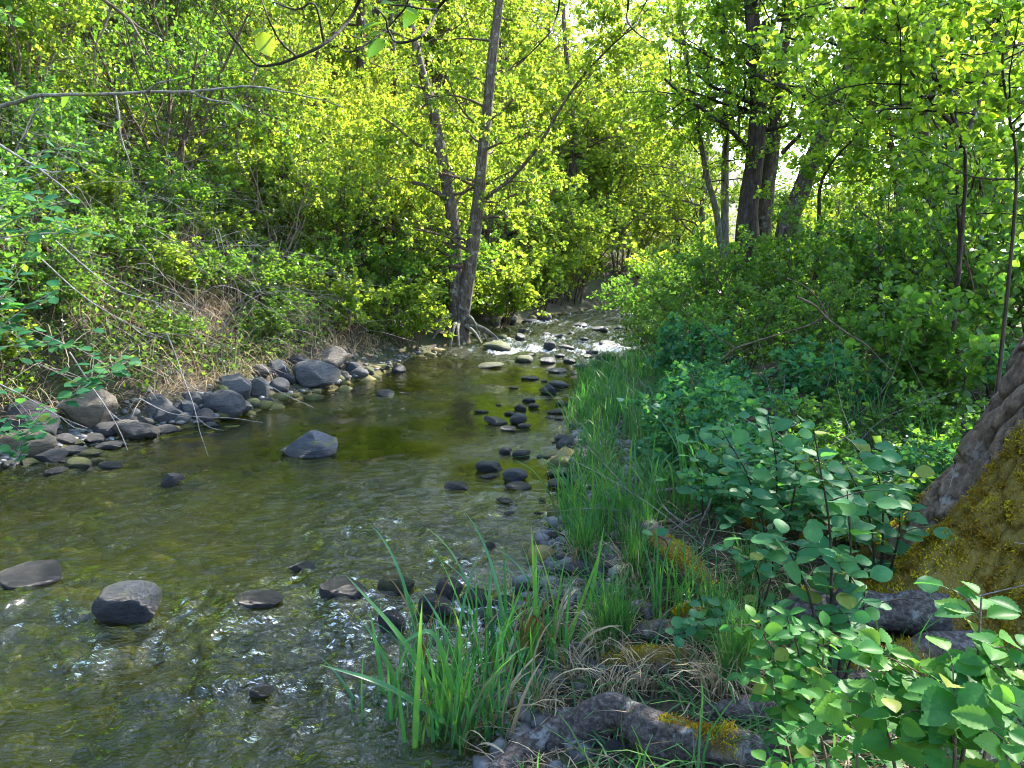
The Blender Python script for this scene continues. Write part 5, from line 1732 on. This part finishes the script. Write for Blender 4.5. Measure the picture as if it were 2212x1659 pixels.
blades_cover(12000, left_slope(.5, 4.6, 5.2, 14, 21, -.2), .42, .0038, 'dry', 801, 'dead_grass', 'tangle of dead tan grass hanging down the left slope', .55)
blades_cover(5000, left_slope(.45, 1.6, 6.0, 13.0), .30, .0035, 'dry', 802, 'hanging_dead_grass', 'bleached dead grass fringe just above the left bank stones', .5)
blades_cover(9000, left_slope(.8, 6, 5, 13), .8, .0042, 'stalk', 803, 'dead_stalks', 'brown dead stalks and brambles lying on the left slope', .6, (.2, 1.0))
scatter_cover(58000, left_slope(.6, 6.0, 5.2, 13.5, 22, -.55), .05, LEAF2, 'leaf_mid', 804, 'slope_weeds', 'small green leaves of creeping plants over the left slope', lift=.35)
scatter_cover(12000, left_slope(1.0, 7, 11, 19), .06, LEAF2, 'leaf_sun', 805, 'slope_undergrowth', 'bright green undergrowth leaves on the far left slope', lift=.6)
scatter_cover(10000, right_bank(.7, 14, 4, 16), .06, LEAF2, 'leaf_deep', 806, 'bank_weeds', 'low leafy ground cover under the right bank bushes', lift=.35)
blades_cover(6500, right_bank(.05, 4.5, 1.6, 7), .22, .0028, 'litter', 807, 'leaf_litter', 'brown dead twigs and grass on the right bank floor', .28, (.1, .8))
blades_cover(2600, right_bank(.05, 3.0, 1.6, 4.2), .20, .0022, 'dry', 808, 'straw', 'pale straw scattered over the right bank floor', .3, (.2, 1.2))
scatter_cover(2600, right_bank(.1, 4.5, 1.6, 7), .035, LEAF2, 'litter', 809, 'fallen_leaves', 'small brown fallen leaves on the right bank floor', up=2.0, flat=.15)
blades_cover(4200, right_bank(.1, 3.0, 1.9, 5.5, 23, -.25), .24, .0038, 'grass', 810, 'sparse_grass', 'sparse short grass on the right bank floor', .7, (.5, 1.6))

# tangle of thin bare stems arching over the left bank: beyond counting
br = np.random.default_rng(821)
mb = MB()
for k in range(420):
    y = br.uniform(5.0, 12.5)
    d = br.uniform(.7, 4.0)
    x = float(xl(y)) - d
    a = br.uniform(-.9, .9)
    L = br.uniform(.5, 1.5)
    dr_ = norm(np.array([math.cos(a), math.sin(a) * .8 - .3, br.uniform(.2, 1.0)]))
    p0 = np.array([x, y, gz(x, y) - .02])
    p1 = p0 + dr_ * L * .5
    p2 = p1 + norm(dr_ + np.array([br.normal(0, .3), br.normal(0, .3), -br.uniform(.4, 1.3)])) * L * .6
    tube(mb, smooth_path([p0, p1, p2], 9), np.linspace(br.uniform(.003, .0065), .0015, 9), 3)
    if br.random() < .6:
        q = p1 + norm(br.normal(size=3) + np.array([.4, 0, .3])) * L * .35
        tube(mb, smooth_path([p1, (p1 + q) / 2 + br.normal(0, .02, 3), q], 6), np.linspace(.0028, .001, 6), 3)
tag(mb.build('bramble_tangle', M['twig_grey']), 'tangle of thin grey bare stems arching over the left bank', kind='stuff')
mb = MB()
for k in range(260):
    y = br.uniform(2.6, 9.0)
    d = br.uniform(.5, 4.5)
    x = float(xr(y)) + d
    a = br.uniform(0, 6.28)
    L = br.uniform(.3, 1.1)
    dr_ = norm(np.array([math.cos(a), math.sin(a), br.uniform(.1, 1.4)]))
    p0 = np.array([x, y, gz(x, y) - .02])
    p1 = p0 + dr_ * L * .5
    p2 = p1 + norm(dr_ + br.normal(0, .35, 3)) * L * .5
    tube(mb, smooth_path([p0, p1, p2], 8), np.linspace(br.uniform(.002, .005), .0012, 8), 3)
tag(mb.build('dead_stem_tangle', M['twig_grey']), 'thin dead stems standing and lying in the right bank undergrowth', kind='stuff')

# ------------------------------------------------------------------ near shrubs leaf by leaf
def leafy_plant(name, label, stems, leaf_meshes, size, step, seed, mat='twig', r0=.006, pair=True, sub=0, spread=.12, flat=1.0, maxleaf=290, group=None):
    """stems: list of world paths (foot first). Leaves stand in pairs along the stem"""
    r = np.random.default_rng(seed)
    o0 = np.array(stems[0][0], float)
    e = empty(name, o0, label, 'shrub', group)
    cnt = 0
    for si, st in enumerate(stems):
        P = smooth_path(np.array(st) - o0, 24)
        mb = MB()
        tube(mb, P, np.linspace(r0, .0018, 24), 5)
        runs = [(P, .18 if sub else .3)]
        Ltot = np.linalg.norm(np.diff(P, axis=0), axis=1).sum()
        for q in range(sub):
            k = int(r.uniform(7, 22))
            a = r.uniform(0, 6.28)
            d = norm(np.array([math.cos(a), math.sin(a) * .8, r.uniform(.1, .6)]))
            L = spread * r.uniform(.6, 1.3)
            S = smooth_path([P[k], P[k] + d * L * .5 + UP * .01, P[k] + d * L], 8)
            tube(mb, S, np.linspace(r0 * .4, .001, 8), 4)
            runs.append((S, .1))
        mb.build('stem', M[mat], e)
        for S, t0 in runs:
            L = np.linalg.norm(np.diff(S, axis=0), axis=1).sum()
            n = max(1, int(L * (1 - t0) / step))
            az = r.uniform(0, 6.28)
            for k in range(n + 1):
                t = t0 + (1 - t0) * k / n
                f = t * (len(S) - 1)
                i0 = min(int(f), len(S) - 2)
                q = S[i0] + (S[i0 + 1] - S[i0]) * (f - i0)
                tng = norm(S[i0 + 1] - S[i0])
                az += 1.57 + r.normal(0, .25)
                for sgn in ((0, math.pi) if pair else (0,)):
                    if cnt >= maxleaf:
                        break
                    hz_ = np.array([math.cos(az + sgn), math.sin(az + sgn), 0])
                    d = norm(hz_ + tng * .45 + np.array([0, 0, r.normal(.0, .2)]))
                    nr = norm(UP * flat + r.normal(0, .25, 3) + np.array([0, -.35, 0]))
                    s = size * r.uniform(.65, 1.15) * (.72 + .28 * math.sin(math.pi * min(1, .2 + .7 * t)))
                    add_leaf(e, leaf_meshes[int(r.integers(len(leaf_meshes)))], q + d * s * .18, d, nr, s)
                    cnt += 1
    return e


def sprig(px0, py0, y0, px1, py1, y1, bow=.0):
    a, b = at_y(px0, py0, y0), at_y(px1, py1, y1)
    m = (a + b) / 2 + np.array([bow, 0, .03])
    return [a, m, b]


def from_ground(px, py, px1, py1, y1, bow=.03):
    a = spot(px, py)
    a[2] -= .02
    b = at_y(px1, py1, y1)
    m = a * .45 + b * .55 + np.array([bow, 0, .05])
    return [a, m, b]


RL = [LEAF_R, LEAF_R, LEAF_R2]
FL = [LEAF_S, LEAF_S2, LEAF_S]
leafy_plant('round_leaved_shrub', 'tall round leaved shrub with a dark upright stem left of the mossy trunk', [from_ground(1790, 1560, 1760, 940, 2.35), from_ground(1795, 1560, 1830, 1060, 2.4), from_ground(1785, 1560, 1690, 1160, 2.3), from_ground(1792, 1560, 1870, 1250, 2.3)],
            RL, .088, .095, 1001, 'twig_dark', .007, True, 4, .16, 1.0)
leafy_plant('round_leaved_shrub', 'spreading round leaved shrub above the moss dome', [from_ground(1660, 1230, 1560, 930, 3.0), from_ground(1665, 1230, 1660, 900, 3.1), from_ground(1670, 1235, 1720, 980, 3.0), from_ground(1660, 1235, 1600, 1050, 2.9)], RL, .090, .095, 1002, 'twig_dark', .006, True, 4, .18)
leafy_plant('round_leaved_shrub', 'round leaved shrub close to the mossy trunk with wide leaves', [from_ground(1900, 1290, 1880, 960, 2.9), from_ground(1905, 1290, 1940, 1080, 2.8), from_ground(1895, 1290, 1830, 1010, 2.9)], RL, .090, .095, 1003, 'twig_dark', .006, True, 4, .18)
leafy_plant('round_leaved_shrub', 'low round leaved shrub behind the pale broken stick', [from_ground(1520, 1130, 1480, 960, 3.7), from_ground(1525, 1130, 1560, 960, 3.8), from_ground(1525, 1135, 1610, 1000, 3.7)], RL, .085, .095, 1004, 'twig_dark', .005, True, 4, .16)
leafy_plant('round_leaved_shrub', 'sprig of round leaves growing beside the loose fine tuft', [from_ground(1510, 1420, 1500, 1340, 2.5), from_ground(1510, 1420, 1460, 1370, 2.5), from_ground(1515, 1420, 1560, 1310, 2.55)], RL, .062, .075, 1005, 'twig_dark', .004, True, 2, .09)
leafy_plant('round_leaved_shrub', 'sprig of round leaves in front of the leaning dark log', [from_ground(1640, 1330, 1600, 1200, 2.7), from_ground(1640, 1330, 1660, 1190, 2.8)], RL, .062, .075, 1006, 'twig_dark', .004, True, 3, .10)
leafy_plant('round_leaved_shrub', 'two round leaves hanging over the leaning dark log', [from_ground(1440, 1250, 1415, 1155, 3.1)], RL, .06, .12, 1007, 'twig_dark', .003, True, 0)
# shrub with toothed fresh green leaves, bottom right
S1 = [from_ground(1700, 1640, 1630, 1340, 1.95), from_ground(1710, 1650, 1700, 1330, 2.0), from_ground(1720, 1650, 1740, 1440, 1.9), from_ground(1690, 1650, 1665, 1480, 1.85), from_ground(1705, 1655, 1780, 1360, 1.95)]
leafy_plant('toothed_leaf_shrub', 'upright toothed leaf shrub with fresh green tips right of the driftwood log', S1, FL, .056, .044, 1011, 'twig', .004, True, 5, .09)
S2 = [sprig(1980, 1720, 1.25, 1900, 1390, 1.42), sprig(2010, 1740, 1.2, 1990, 1440, 1.35), sprig(2060, 1740, 1.2, 2120, 1290, 1.40, .01), sprig(2100, 1740, 1.2, 2200, 1400, 1.3), sprig(1950, 1740, 1.25, 1880, 1500, 1.38), sprig(2060, 1760, 1.15, 2060, 1480, 1.25)]
leafy_plant('toothed_leaf_shrub', 'large fresh green toothed leaf shrub in the bottom right corner', S2, FL, .070, .046, 1012, 'twig', .004, True, 4, .10, .8)
S3 = [sprig(1800, 1740, 1.5, 1760, 1560, 1.65), sprig(1850, 1740, 1.45, 1850, 1520, 1.6), sprig(1900, 1740, 1.4, 1930, 1560, 1.5), sprig(1720, 1740, 1.6, 1690, 1580, 1.75), sprig(2150, 1760, 1.1, 2190, 1600, 1.15)]
leafy_plant('toothed_leaf_shrub', 'low toothed leaf shrub along the bottom edge below the mossy trunk', S3, FL, .056, .040, 1013, 'twig', .0035, True, 4, .08, .9)
# broad leaved sprigs on the left, near the water
for k, (st, lab) in enumerate([([sprig(30, 1010, 5.4, 90, 880, 5.5), sprig(30, 1010, 5.4, 60, 930, 5.3)], 'sprig of broad bright leaves above the left boulder'), ([sprig(-60, 760, 4.8, 130, 620, 5.0), sprig(-60, 760, 4.8, 60, 560, 5.0), sprig(-60, 760, 4.8, 170, 750, 5.0)], 'spray of broad leaves reaching in from the left edge of the photo'),
                               ([sprig(-40, 520, 4.6, 150, 430, 4.9), sprig(-40, 520, 4.6, 90, 330, 4.9), sprig(-40, 520, 4.6, 220, 510, 5.0)], 'upper spray of broad leaves at the left edge of the photo'), ([sprig(120, 880, 5.2, 280, 790, 5.4), sprig(120, 880, 5.2, 200, 830, 5.4)], 'spray of broad leaves in front of the tan boulder')]):
    leafy_plant('broad_leaf_spray', lab, st, RL, .10, .12, 1020 + k, 'twig_grey', .006, True, 4, .3)
